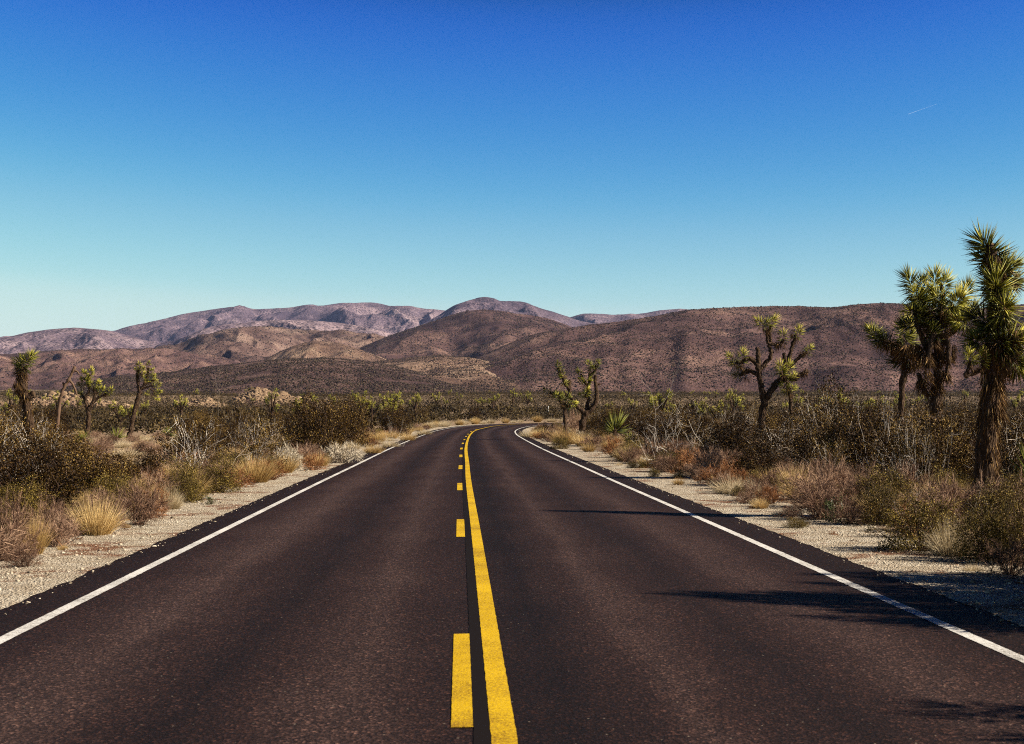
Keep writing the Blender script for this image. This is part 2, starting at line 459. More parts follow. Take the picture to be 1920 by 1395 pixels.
def road_z(lat, y): return profile(y) - .0125 * np.abs(lat)
def strip(name, mat, s0, s1, l0, l1, dz, parent=None, step=.5, cols=2, jit=0.0, seed=0, both=True, thick=False):
    n = max(3, int((s1 - s0) / step) + 1)
    s = np.linspace(s0, s1, n)
    cx = np.interp(s, RS, RC[:, 0]); cy = np.interp(s, RS, RC[:, 1])
    nxv = np.interp(s, RS, RN[:, 0]); nyv = np.interp(s, RS, RN[:, 1])
    rng = np.random.default_rng(seed)
    l0 = np.full(n, l0, float); l1 = np.full(n, l1, float)
    if jit:
        if both: l0 += jit * fbm(s * 6, s * 0, 3, seed) * 2
        l1 += jit * fbm(s * 6, s * 0 + 50, 3, seed + 9) * 2
    t = np.linspace(0, 1, cols)[None]
    lat = l0[:, None] * (1 - t) + l1[:, None] * t
    X = cx[:, None] + nxv[:, None] * lat; Y = cy[:, None] + nyv[:, None] * lat
    Z = road_z(lat, cy[:, None] * np.ones((1, cols))) + dz
    mb = MB(); i = (np.arange(n - 1)[:, None] * cols + np.arange(cols - 1)[None]).ravel()
    mb.add(np.stack([X, Y, Z], -1), quads=np.stack([i, i + 1, i + cols + 1, i + cols], 1))
    return mb.build(name, mat, parent, attrs={'lat': lat.ravel()}, smooth=True)
S_END = RS[-1]
road = tag(strip('road', M['asphalt'], 0, S_END, -4.55, 4.6, .0, cols=19, jit=.02, seed=3, step=.15), kind='structure')
def s_at(y): return float(np.interp(y, RC[:900, 1], RS[:900]))
strip('edge_line', M['white'], 0, S_END, -3.73, -3.615, .004, road, .08, 2, .006, 11)
strip('edge_line', M['white'], 0, S_END, 3.615, 3.73, .004, road, .08, 2, .006, 12)
strip('centre_line', M['yellow'], 0, S_END, -.065, .068, .0045, road, .06, 2, .003, 13)
strip('sealant_band', M['black'], 0, s_at(150), -.155, -.067, .003, road, .1, 2, .006, 14)
for k in range(12):
    y1 = 11.30 + 12.19 * k
    s1 = s_at(11.30) + 12.19 * k
    strip('dash_line', M['yellow'], s1 - 3.35, s1, -.272, -.155, .0045, road, .06, 2, .0015, 40 + k)
strip('dash_line', M['yellow'], s_at(11.30) - 12.19 - 3.35, s_at(11.30) - 12.19, -.272, -.155, .0045, road, .06, 2, .0015, 60)
# two old seams sealed with tar run across the lanes
for y0, x0, x1, w, sd in ((101, -2.75, 1.6, .22, 4), (70.5, -7.0, -2.6, .16, 7)):
    xs = np.linspace(x0, x1, 40); wv = w * (.35 + .65 * np.sin(np.linspace(.1, 3.0, 40))) * .5
    yy = y0 + .35 * fbm(xs * 1.3, xs * 0, 3, sd) + .06 * (xs - x0)
    cz = profile(yy) - .0125 * np.abs(xs - np.interp(yy, RC[:900, 1], RC[:900, 0])) + .003
    m_ = MB(); i = np.arange(39) * 2
    m_.add(np.stack([np.stack([xs, yy - wv, cz], 1), np.stack([xs, yy + wv, cz], 1)], 1), quads=np.stack([i, i + 2, i + 3, i + 1], 1))
    m_.build('tar_seam', M['black'], road)
def shoulder(side, l0, l1, seed):
    n = 2600; s = np.linspace(0, s_at(160) + 20, n); cols = 9
    cx = np.interp(s, RS, RC[:, 0]); cy = np.interp(s, RS, RC[:, 1]); ax = np.interp(s, RS, RN[:, 0]); ay = np.interp(s, RS, RN[:, 1])
    a = l0 + .09 * fbm(s * 1.1, s * 0, 4, seed) + .022 * noise(s * 8, s * 0, seed + 5)
    b = l1 + .5 * fbm(s * .5, s * 0 + 9, 4, seed + 1)
    t = np.linspace(0, 1, cols)[None]; lat = side * (a[:, None] * (1 - t) + b[:, None] * t)
    X = cx[:, None] + ax[:, None] * lat; Y = cy[:, None] + ay[:, None] * lat
    Z = ground(X, Y, lat) + .004 + .015 * fbm(X * 3, Y * 3, 3, seed) * (t * (1 - t) * 4) + .045 * np.clip((4.6 - np.abs(lat)) / .4, 0, 1) + .004
    Z[:, -1] -= .05
    m_ = MB(); i = (np.arange(n - 1)[:, None] * cols + np.arange(cols - 1)[None]).ravel()
    q = np.stack([i, i + 1, i + cols + 1, i + cols], 1)
    m_.add(np.stack([X, Y, Z], -1), quads=q if side > 0 else q[:, ::-1])
    tag(m_.build('gravel_shoulder', M['shoulder'], smooth=True), kind='structure')
shoulder(-1, 4.22, 5.7, 21); shoulder(1, 4.30, 6.2, 22)
# ------------------------------------------------------------------ hills and mountains: each range stands at its own distance
def hill_mat(name, pale, mid, dark, speck, sscale, patch):
    m, nt, b = nodes(name, .95, .05)
    co = N(nt, "ShaderNodeTexCoord").outputs["Object"]
    n1 = tex(nt, "ShaderNodeTexNoise", patch, co, 6, .62); n2 = tex(nt, "ShaderNodeTexNoise", patch * 7, co, 6, .65)
    f = mth(nt, 'ADD', mth(nt, 'MULTIPLY', n1.outputs[0], .6), mth(nt, 'MULTIPLY', n2.outputs[0], .4))
    c = ramp(nt, f, [(.40, dark), (.5, mid), (.60, pale)])
    v = tex(nt, "ShaderNodeTexVoronoi", sscale, co)
    sp = mth(nt, 'LESS_THAN', v.outputs["Distance"], mth(nt, 'MULTIPLY_ADD', n2.outputs[0], .5, .12))
    v2 = tex(nt, "ShaderNodeTexVoronoi", sscale * .8, co)
    rk = mth(nt, 'LESS_THAN', v2.outputs["Distance"], mth(nt, 'MULTIPLY_ADD', n1.outputs[0], .9, -.22))
    c = mix(nt, mth(nt, 'MULTIPLY', rk, .7), c, pale)
    c = mix(nt, mth(nt, 'MULTIPLY', sp, .85), c, speck)
    paint(nt, b, c)
    bump(nt, b, mth(nt, 'ADD', n2.outputs[0], mth(nt, 'MULTIPLY', v.outputs["Distance"], .25)), .8, 2.5 / sscale * .6)
    return m
M['hazed_far_rock'] = hill_mat('hazed_mountain_rock', (.30, .235, .27), (.15, .114, .148), (.072, .055, .08), (.042, .033, .045), .09, .0016)  # purple cast of distance haze painted into the rock colours
M['near_rock'] = hill_mat('brown_hillside', (.24, .158, .138), (.128, .079, .080), (.060, .037, .041), (.026, .017, .016), .6, .006)
M['fold_rock'] = hill_mat('folded_hillside', (.29, .212, .185), (.165, .110, .102), (.076, .049, .048), (.026, .017, .016), .6, .005)
M['dark_rock'] = hill_mat('dark_hillside', (.19, .128, .116), (.098, .062, .061), (.046, .030, .033), (.018, .012, .012), .6, .006)
M['tan_rock'] = hill_mat('tan_hillside', (.36, .265, .205), (.21, .14, .112), (.10, .064, .054), (.032, .022, .019), .6, .008)

HILLS = {}
def hill(name, mat, D, crest, depth, back, spur, seed, amp=.22, nth=420, nr=90, base=None, sharp=1.25, kind='structure', rough=.007):
    cp = np.array(crest, float)
    px = np.linspace(cp[0, 0], cp[-1, 0], nth)
    cs = spline(cp, 600); py = np.interp(px, cs[:, 0], cs[:, 1])
    py = py + 2.0 * fbm(px / 60, px * 0 + seed, 5, seed)
    u, _ = ray(px, np.full_like(px, 700))
    s = np.concatenate([np.linspace(0, 1, nr), 1 + np.geomspace(.01, back, nr // 4)])
    Yd = D * (1 + .07 * fbm(px / 150, px * 0 + 3, 3, seed + 4))
    # crest height at its own distance
    cv = (CY - py) / FPX
    H = EYE + (math.sin(PITCH) + cv * math.cos(PITCH)) / (math.cos(PITCH) - cv * math.sin(PITCH)) * Yd
    Y = Yd[:, None] * (1 - depth * (1 - s[None]))
    X = u[:, None] * Y
    z0 = profile(Y) - 1.0
    g = np.where(s <= 1, np.clip(s, 0, 1) ** sharp, 1 - .75 * ((s - 1) / back) ** 1.4)[None]
    rel = np.maximum(H - profile(Yd * (1 - depth * .2)), 1)[:, None]
    env = np.clip(np.where(s < 1, np.sin(np.pi * np.clip(s, 0, 1)) ** .8, 0), 0, 1)[None]
    warp = 25 * spur * fbm(X / (spur * 3), Y / (spur * 3), 3, seed + 2) * .03
    rg = fbm((X + warp) / spur, Y / (spur * 2.6), 4, seed, ridged=True, gain=.45)
    iso = fbm(X / (spur * .5), Y / (spur * .5), 5, seed + 31, gain=.55)
    Z = z0 + (np.maximum(H[:, None] - z0, 0)) * g + rel * amp * env * rg + rel * (rough + amp * .16 * env) * iso * np.clip(s * 4, 0, 1)[None]
    edge = np.clip(np.minimum(px - px[0], px[-1] - px) / 60, 0, 1)[:, None]
    Z = z0 - 6 * (1 - edge) + (Z - z0) * edge
    n2 = len(s); m_ = MB(); i = (np.arange(nth - 1)[:, None] * n2 + np.arange(n2 - 1)[None]).ravel()
    m_.add(np.stack([X, Y, Z], -1), quads=np.stack([i, i + n2, i + n2 + 1, i + 1], 1))
    HILLS[name] = (X, Y, Z, nr)
    return tag(m_.build(name, mat, smooth=True), kind=kind)

hill('far_mountains', M['hazed_far_rock'], 7200, [(-320, 650), (-100, 641), (0, 633), (110, 622), (200, 622), (240, 612), (300, 600), (350, 588), (400, 579), (450, 575), (480, 579), (540, 577), (560, 574), (585, 571), (600, 573),
     (640, 569), (700, 568), (730, 573), (760, 573), (800, 579), (840, 583), (900, 590), (1000, 610), (1100, 640), (1200, 680), (1260, 730)], .30, .35, 330, 101, 0.27, 640, 120)
hill('blue_mountains', M['hazed_far_rock'], 6600, [(860, 700), (930, 660), (1000, 615), (1060, 598), (1100, 587), (1150, 590), (1200, 588), (1240, 582), (1280, 579), (1330, 584), (1400, 592), (1600, 600), (1900, 610), (2300, 640)], .25, .3, 300, 131, 0.24, 420, 80)
hill('peak_mountain', M['hazed_far_rock'], 5600, [(640, 720), (700, 660), (760, 622), (800, 603), (830, 586), (850, 573), (880, 563), (905, 557), (925, 559), (940, 565), (980, 566), (1010, 577), (1050, 588), (1090, 602), (1140, 612), (1200, 630), (1300, 690)], .26, .3, 240, 151, 0.24, 420, 100)
hill('low_purple_hill', M['hazed_far_rock'], 4600, [(-320, 668), (-150, 655), (0, 634), (60, 622), (130, 615), (200, 620), (260, 634), (320, 648), (370, 662), (430, 690), (480, 720)], .25, .3, 190, 171, 0.24, 300, 80)
hill('blue_spur_hill', M['hazed_far_rock'], 4300, [(230, 700), (290, 650), (330, 637), (370, 622), (400, 612), (440, 606), (500, 601), (560, 600), (640, 606), (720, 622), (800, 650), (860, 700)], .22, .3, 170, 181, 0.24, 300, 80)
hill('middle_hill', M['fold_rock'], 2900, [(150, 720), (230, 680), (290, 655), (340, 645), (380, 630), (430, 616), (480, 613), (530, 617), (570, 619), (620, 621), (680, 626), (730, 634), (800, 650), (900, 690), (960, 730)], .34, .3, 150, 201, 0.3, 420, 110)
hill('left_low_hill', M['near_rock'], 2300, [(-320, 672), (-120, 668), (0, 664), (80, 660), (160, 655), (240, 655), (300, 653), (360, 662), (430, 672), (520, 690), (600, 715), (660, 740)], .3, .3, 75, 221, 0.28, 420, 90)
hill('round_hill', M['near_rock'], 2500, [(560, 720), (620, 680), (660, 660), (700, 641), (760, 620), (800, 606), (830, 596), (860, 587), (900, 581), (940, 583), (970, 588), (1000, 592), (1040, 601), (1080, 618), (1130, 650), (1200, 700)], .36, .3, 260, 241, 0.17, 420, 110)
hill('tan_knob', M['tan_rock'], 2000, [(420, 720), (480, 684), (530, 657), (570, 643), (600, 639), (640, 645), (690, 660), (760, 690), (820, 725)], .28, .3, 90, 261, 0.22, 260, 80)
hill('right_hill', M['near_rock'], 1750, [(780, 735), (830, 705), (880, 680), (920, 660), (960, 643), (1000, 630), (1050, 619), (1100, 611), (1150, 604), (1200, 597), (1250, 589), (1300, 581), (1360, 577), (1440, 574), (1500, 576), (1560, 577), (1600, 572), (1640, 569),
     (1700, 570), (1760, 576), (1820, 580), (1880, 573), (1930, 571), (2050, 566), (2200, 580), (2400, 600)], .42, .3, 165, 281, 0.22, 760, 130)
hill('tan_slope', M['tan_rock'], 1500, [(560, 735), (640, 700), (700, 680), (760, 671), (820, 667), (880, 671), (930, 680), (980, 694), (1030, 714), (1070, 735), (1120, 750)], .34, .3, 90, 301, 0.16, 380, 90)
hill('dark_mound', M['dark_rock'], 1200, [(60, 745), (150, 722), (220, 706), (300, 700), (380, 690), (450, 682), (520, 675), (600, 671), (680, 676), (740, 687), (800, 704), (850, 722), (900, 744), (930, 755)], .36, .3, 110, 321, 0.22, 480, 100)
hill('rocky_rise', M['tan_rock'], 460, [(380, 768), (420, 752), (445, 744), (470, 733), (485, 729), (505, 733), (540, 743), (590, 753), (640, 764), (680, 772)], .22, .4, 16, 341, .2, 220, 50, rough=.05)
hill('rocky_bank', M['tan_rock'], 380, [(-120, 772), (0, 758), (60, 748), (110, 738), (150, 741), (190, 752), (240, 762), (280, 768), (320, 764), (345, 752), (380, 749), (410, 756), (450, 768), (480, 776)], .2, .4, 14, 361, .2, 320, 50, rough=.05)

# shrubs that cover the hillsides, nobody could count them
M['hill_shrub'], _n, _b = nodes('hillside_shrub', .9, .05)
_v = attr(_n, "var"); L_(_n, ramp(_n, _v, [(0, (.014, .0095, .008)), (.6, (.034, .024, .019)), (1, (.075, .055, .036))]), _b.inputs["Base Color"])
ICO = np.array([(0, 0, 1), (.89, 0, .45), (.28, .85, .45), (-.72, .53, .45), (-.72, -.53, .45), (.28, -.85, .45), (.72, .53, -.3), (-.28, .85, -.3), (-.89, 0, -.3), (-.28, -.85, -.3), (.72, -.53, -.3)])
ICT = np.array([(0, 1, 2), (0, 2, 3), (0, 3, 4), (0, 4, 5), (0, 5, 1), (1, 6, 2), (2, 7, 3), (3, 8, 4), (4, 9, 5), (5, 10, 1), (2, 6, 7), (3, 7, 8), (4, 8, 9), (5, 9, 10), (1, 10, 6)])
def lumps(m_, P, S, rng, flat=.75, var=None, rough=.35):
    n = len(P); V = ICO[None] * (1 + rough * rng.uniform(-1, 1, (n, 11, 1)))
    a = rng.uniform(0, 6.28, n); ca, sa = np.cos(a)[:, None], np.sin(a)[:, None]
    S = np.broadcast_to(S, (n,))
    fx = S * rng.uniform(.75, 1.3, n); fy = S * rng.uniform(.75, 1.3, n); fz = S * flat * rng.uniform(.7, 1.3, n)
    x = V[..., 0] * fx[:, None]; y = V[..., 1] * fy[:, None]
    W = np.stack([x * ca - y * sa, x * sa + y * ca, V[..., 2] * fz[:, None]], -1) + P[:, None]
    va = rng.random(n) if var is None else var
    m_.add(W.reshape(-1, 3), tris=(ICT[None] + np.arange(n)[:, None, None] * 11).reshape(-1, 3), var=np.repeat(va, 11))
rng = np.random.default_rng(5)
m_ = MB()
for nm, cnt, size in (('right_hill', 90000, .66), ('dark_mound', 46000, .55), ('tan_slope', 30000, .55), ('round_hill', 38000, .85), ('left_low_hill', 28000, .8), ('middle_hill', 32000, 1.0), ('tan_knob', 9000, .7), ('rocky_rise', 260, .5), ('rocky_bank', 420, .5)):
    X, Y, Z, nr = HILLS[nm]
    a = rng.random(cnt) * (X.shape[0] - 1); b = rng.random(cnt) * nr
    i = a.astype(int); j = b.astype(int); fa = a - i; fb = b - j
    def bl(G): return G[i, j] * (1 - fa) * (1 - fb) + G[i + 1, j] * fa * (1 - fb) + G[i, j + 1] * (1 - fa) * fb + G[i + 1, j + 1] * fa * fb
    P = np.stack([bl(X), bl(Y), bl(Z)], 1)
    keep = (fbm(P[:, 0] / 40, P[:, 1] / 90, 3, 77) > -.35 + .25 * rng.random(cnt)) & (np.abs(P[:, 0]) < P[:, 1] * .42)
    P = P[keep]; S = np.minimum(size * .62 * rng.lognormal(0, .4, len(P)), size * 1.5); P[:, 2] += S * .3
    lumps(m_, P, S, rng)
tag(m_.build('hillside_shrubs', M['hill_shrub']), 'dark scattered shrubs speckling the brown hillsides beyond the plain', 'shrubs', kind='stuff')

# boulders on the two low rocky rises: the large ones are things, the rubble between them is stuff
def rock_mat():
    m, nt, b = nodes('pale_granite', .9, .1)
    co = N(nt, "ShaderNodeTexCoord").outputs["Object"]; n = tex(nt, "ShaderNodeTexNoise", .9, co, 6, .7)
    oi = N(nt, "ShaderNodeObjectInfo")
    c = ramp(nt, mth(nt, 'ADD', n.outputs[0], mth(nt, 'MULTIPLY', mth(nt, 'SUBTRACT', oi.outputs["Random"], .5), .2)), [(.3, (.15, .10, .07)), (.5, (.30, .22, .15)), (.7, (.46, .36, .26))])
    paint(nt, b, c); bump(nt, b, n.outputs[0], .7, .2); return m
M['rock'] = rock_mat()
def hill_points(nm, cnt, smin=.35):
    X, Y, Z, nr = HILLS[nm]
    i = rng.integers(20, X.shape[0] - 20, cnt); j = (nr * (smin + (1.02 - smin) * rng.random(cnt))).astype(int)
    return np.stack([X[i, j], Y[i, j], Z[i, j]], 1)
m_ = MB()
for nm, cnt, sz in (('rocky_rise', 1500, .42), ('rocky_bank', 1300, .36)):
    P = hill_points(nm, cnt); S = sz * rng.lognormal(0, .4, len(P)); lumps(m_, P, S, rng, .8, rough=.3)
tag(m_.build('rubble', M['rock']), 'pale broken rock covering the low rises beyond the trees', 'rubble', kind='stuff')
protos = []
for k in range(4):
    m_ = MB(); lumps(m_, np.zeros((1, 3)), 1.0, rng, .8, rough=.28)
    V = m_.V[0]; m_.V[0] = V * (1 + .1 * rng.uniform(-1, 1, V.shape)); protos.append(m_.mesh('boulder', M['rock']))
for nm, cnt, lab, grp in (('rocky_rise', 16, 'pale tan boulder on the rocky rise left of the road', 'boulders on the rocky rise'),
                          ('rocky_bank', 34, 'pale boulder on the rocky bank behind the left Joshua trees', 'boulders on the rocky bank')):
    for k, p in enumerate(hill_points(nm, cnt, .55)):
        o = link('boulder', protos[k % 4]); o.location = p; s = rng.uniform(.6, 1.25); o.scale = (s * rng.uniform(.8, 1.4), s, s * rng.uniform(.7, 1.1)); o.rotation_euler = (0, 0, rng.uniform(0, 6.28))
        tag(o, lab, 'boulder', grp)

# a short contrail very high up, far outside the haze
p0, p1 = at(1703, 214, 30000), at(1756, 195, 30600)
M['vapour'], _n, _b = nodes('vapour', 1, 0); _b.inputs["Base Color"].default_value = (.34, .45, .62, 1)
m_ = MB(); t = np.linspace(0, 1, 12)[:, None]; tube(m_, p0 * (1 - t) + p1 * t, np.linspace(1.7, .3, 12), 8)
tag(m_.build('contrail', M['vapour']), 'short thin white contrail high in the blue sky', 'contrail')
# ------------------------------------------------------------------ the air between here and the mountains
hz = MB()
x0, x1, y0, y1, z0, z1 = -9600, 9600, -700, 12600, -12, 620
hz.add([(x, y, z) for z in (z0, z1) for x, y in ((x0, y0), (x1, y0), (x1, y1), (x0, y1))], quads=[(3, 2, 1, 0), (4, 5, 6, 7), (0, 1, 5, 4), (1, 2, 6, 5), (2, 3, 7, 6), (3, 0, 4, 7)])
hm = bpy.data.materials.new('haze_air'); hm.use_nodes = True; hn = hm.node_tree
hn.nodes.remove(hn.nodes["Principled BSDF"])
pv = hn.nodes.new("ShaderNodeVolumePrincipled"); pv.inputs["Color"].default_value = (.42, .54, 1.0, 1); pv.inputs["Density"].default_value = 2.0e-5
hn.links.new(pv.outputs[0], hn.nodes["Material Output"].inputs["Volume"])
tag(hz.build('haze', hm), 'thin bluish air in front of the far mountains', 'haze', kind='stuff')

# ------------------------------------------------------------------ Joshua trees
def rosette_geo(c, axis, rad, n, rng, stem=.5, tint=0.0, lo=-.45, thick=.062):
    """Stiff leaves fanning out of the last stretch of a branch, the lower ones older and browner."""
    m_ = MB(); axis = unit(np.asarray(axis, float))
    v = unit(rng.normal(size=(n * 4, 3))); d = v @ axis
    v = v[(d > lo) & (rng.random(len(v)) < .45 + .55 * (d + 1) / 2)][:n]; d = v @ axis
    P = c + axis[None] * (rad * stem * (np.clip(d, -.5, 1) - .35))[:, None] + v * rad * .06
    L = rad * rng.uniform(.62, .98, len(v))
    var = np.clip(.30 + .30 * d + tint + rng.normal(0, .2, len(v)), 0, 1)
    spikes(m_, P, v, L, rad * thick, rng, var)
    return m_
def skirt_geo(c, axis, rad, n, rng, length=1.0):
    m_ = MB(); axis = unit(np.asarray(axis, float))
    v = unit(rng.normal(size=(n, 3))); v = unit(v - axis * (v @ axis)[:, None] * .8 - np.array([0, 0, .75])[None] - axis * .35)
    P = c - axis[None] * (rad * rng.uniform(.1, 1.0, n) * length)[:, None] + unit(v * [1, 1, 0]) * rad * .10
    spikes(m_, P, v, rad * rng.uniform(.5, .95, n), rad * .055, rng, rng.beta(2, 3, n), .15)
    return m_
def joshua(label, d, branches, heads, seed, group=None, thatch=0, leaf_n=110, skirts=True, name='joshua_tree', bare=None, cat='Joshua tree'):
    """branches: ([(px, py, depth offset)], base radius, tip radius); heads: (px, py, depth, radius in photo pixels, lean x, lean z, tint)."""
    rng = np.random.default_rng(seed); k = d / FPX
    base = at(branches[0][0][0][0], branches[0][0][0][1], d); base[2] = gz(base[0], d) - .05
    root = empty(name, base); tag(root, label, cat, group)
    def P3(p):
        q = at(p[0], p[1], d); q = q + np.array([0, p[2] if len(p) > 2 else 0, 0]); return q
    tr = MB()
    for bi, (pts, r0, r1) in enumerate(branches):
        pts = [P3(p) for p in pts]
        if bi == 0: pts[0] = base.copy()
        n = max(6, 4 * len(pts)); S = spline(pts, n); S = S + rng.normal(0, min(r0, r1) * .18, S.shape)
        if bi == 0: S[0] = base
        t = np.linspace(0, 1, n); r = (r0 * (1 - t) + r1 * t) * (1 + .10 * rng.normal(size=n))
        if bi == 0: r = r * (1 + .5 * np.exp(-t * 14))
        tube(tr, S, np.maximum(r, .012), 9, .5, .16, rng)
    tr.build('trunk', M['deadwood'] if bare == 'all' else M['bark'], root, base)
    if thatch:                                           # old leaves folded down against the trunk
        pts = [P3(p) for p in branches[0][0]]; pts[0] = base.copy(); S = spline(pts, 60); m_ = MB()
        t = rng.uniform(.10, .97, thatch); i = (t * 59).astype(int); a = rng.uniform(0, 6.28, thatch)
        o = np.stack([np.cos(a), np.sin(a), a * 0], 1); r = branches[0][1] * (1 - t) + branches[0][2] * t
        D = o * rng.uniform(.08, .42, (thatch, 1)) + np.array([0, 0, -1.0]) + rng.normal(0, .1, (thatch, 3))
        spikes(m_, S[i] + o * r[:, None] * .92, D, rng.uniform(.16, .38, thatch), .02, rng, rng.beta(2, 2.4, thatch))
        m_.build('dead_leaf_thatch', M['dead_leaf'], root, base)
    dead = MB()
    for h in heads:
        c = P3(h); rad = h[3] * k * (.86 if d >= 90 else 1.0); ax = np.array([h[4] if len(h) > 4 else 0, rng.uniform(-.3, .3), h[5] if len(h) > 5 else 1.0])
        tint = h[6] if len(h) > 6 else 0
        if tint <= -9:
            g = skirt_geo(c, ax, rad, int(leaf_n * .9), rng, .8)
            dead.V += g.V; dead.T += [t + dead.n for t in g.T]; dead.A += g.A; dead.n += g.n
            continue
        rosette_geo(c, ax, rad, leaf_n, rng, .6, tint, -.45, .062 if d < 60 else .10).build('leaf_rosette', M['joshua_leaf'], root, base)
        if skirts:
            g = skirt_geo(c - unit(ax) * rad * .25, ax, rad * .9, int(leaf_n * .35), rng, .8)
            dead.V += g.V; dead.T += [t + dead.n for t in g.T]; dead.A += g.A; dead.n += g.n
    if dead.n: dead.build('dead_leaves', M['dead_leaf'], root, base)
    return root

# the tall one at the right edge, with its shaggy trunk
joshua('tall shaggy single-trunked Joshua tree standing at the right edge, its spiky head highest of all', 24.2,
       [([(1846, 968), (1848, 900), (1853, 800), (1860, 700), (1868, 620), (1872, 560), (1866, 505), (1852, 462)], .19, .09),
        ([(1862, 720, .0), (1880, 690, -.1), (1905, 655, -.15)], .10, .07), ([(1856, 690), (1836, 694, -.2), (1800, 706, -.3), (1806, 690, -.3), (1807, 676, -.3)], .035, .03),
        ([(1838, 696, -.2), (1834, 684, -.25), (1832, 676, -.25)], .03, .03), ([(1866, 640), (1890, 610, .2), (1900, 590, .3)], .09, .06)],
       [(1852, 468, 0, 54, -.55, .75, -.02), (1862, 497, .05, 50, -.5, .6, -.12), (1872, 520, 0, 52, .3, .9, -.05), (1862, 548, -.15, 52, -.1, .5, .08), (1888, 508, .1, 42, .7, .6, -.1),
        (1872, 585, -.2, 50, .0, .1, .12), (1894, 530, .1, 42, .8, .3, -.15), (1870, 620, -.05, 52, -.3, .0, -.22), (1885, 640, -.2, 48, .5, .1, .12), (1910, 645, -.1, 44, .9, .3, .2),
        (1868, 655, -.1, 48, -.2, -.2, -.2), (1900, 680, -.1, 40, .6, -.3, .0), (1807, 672, -.3, 22, -.2, 1, .2), (1832, 673, -.25, 22, .3, 1, .2), (1925, 690, .1, 40, .8, .2, .1),
        (1880, 690, 0, 44, .1, -.6, -9), (1864, 690, 0, 50, 0, 1, -9), (1868, 735, 0, 44, 0, 1, -9), (1858, 770, 0, 38, 0, 1, -9), (1846, 640, .1, 46, -.6, .1, -.3), (1850, 600, .1, 44, -.7, .3, -.22), (1866, 720, 0, 40, 0, 1, -9)], 11, None, 1500, 150)
# the many-headed pair beside it
joshua('broad many-headed Joshua tree with crowded green rosettes left of the tall shaggy one', 38,
       [([(1748, 898), (1750, 860), (1752, 790), (1758, 720), (1760, 665), (1757, 635)], .15, .10), ([(1758, 690), (1740, 660), (1722, 610), (1712, 560)], .10, .06), ([(1757, 640), (1768, 600), (1762, 565)], .09, .06),
        ([(1757, 640), (1785, 625), (1802, 610)], .07, .05), ([(1768, 610), (1780, 585), (1786, 570)], .07, .05), ([(1766, 600, .2), (1775, 560, .3), (1771, 530, .3)], .07, .05), ([(1722, 610, .1), (1730, 570, .2), (1732, 538, .2)], .07, .05),
        ([(1790, 620, .2), (1808, 590, .3), (1816, 556, .3)], .07, .05), ([(1757, 640, -.1), (1748, 628, -.2), (1738, 650, -.3), (1733, 690, -.3)], .075, .06), ([(1760, 650), (1772, 640, -.2), (1772, 680, -.25), (1768, 715, -.25)], .075, .05),
        ([(1752, 760), (1732, 730), (1722, 700)], .08, .06)],
       [(1709, 536, 0, 38, -.4, 1, -.05), (1719, 562, -.15, 36, -.4, .5, .1), (1714, 588, -.1, 34, -.5, .2, .0), (1732, 540, .2, 34, .0, 1, -.08), (1758, 528, .3, 36, .1, 1, .2), (1776, 535, .3, 34, .3, 1, .15),
        (1758, 565, -.15, 36, -.3, .6, .05), (1784, 570, -.25, 40, .2, .3, .22), (1800, 606, -.25, 38, -.3, .1, .22), (1817, 552, .3, 36, .3, 1, -.15), (1822, 585, .2, 34, .6, .5, -.12), (1768, 600, .1, 34, 0, .3, -.2),
        (1738, 600, .1, 34, -.2, .2, -.25), (1745, 625, -.2, 26, -.1, .6, .05), (1734, 665, -.3, 26, 0, 1, -9), (1733, 690, -.3, 26, 0, 1, -9), (1771, 660, -.2, 26, .1, 1, -9), (1770, 690, -.2, 26, .1, 1, -9), (1766, 625, 0, 30, 0, 1, -9), (1722, 706, 0, 30, -.3, .6, -9), (1730, 640, 0, 40, 0, 1, -9), (1750, 600, 0, 40, 0, 1, -9), (1790, 640, .1, 34, .3, 1, -9), (1742, 575, .1, 34, -.1, .5, -.1), (1740, 556, .0, 32, .0, .9, .1), (1782, 598, .1, 34, .1, .4, -.2), (1795, 572, .2, 34, .3, .8, -.05), (1728, 590, -.1, 32, -.2, .3, -.15), (1712, 610, .1, 34, -.4, .1, -.3), (1756, 700, 0, 34, 0, 1, -9), (1754, 740, 0, 32, 0, 1, -9), (1752, 780, 0, 30, 0, 1, -9), (1712, 640, 0, 32, -.3, .5, -9)], 12, None, 260, 120)
joshua('slim Joshua tree with pale bare trunk and dark heads leaning left of the many-headed one', 46,
       [([(1688, 877), (1687, 820), (1690, 740), (1696, 690), (1697, 660)], .12, .09), ([(1697, 665), (1680, 648), (1658, 640), (1644, 630)], .09, .06), ([(1690, 660), (1690, 640), (1689, 628)], .08, .05), ([(1697, 670), (1715, 668), (1725, 690)], .08, .06)],
       [(1640, 628, 0, 27, -.7, .8, -.1), (1655, 638, 0, 34, -.8, .3, -9), (1662, 642, 0, 34, -.6, .3, -.35), (1692, 622, -.2, 34, .1, 1, .05), (1702, 642, .1, 32, .3, .8, -.1), (1690, 650, -.2, 34, -.2, .1, -9),
        (1697, 668, 0, 38, 0, -.2, -9), (1696, 676, 0, 34, -.4, 0, -.4), (1722, 690, 0, 36, .3, -.3, -9)], 13, None, 0, 150)
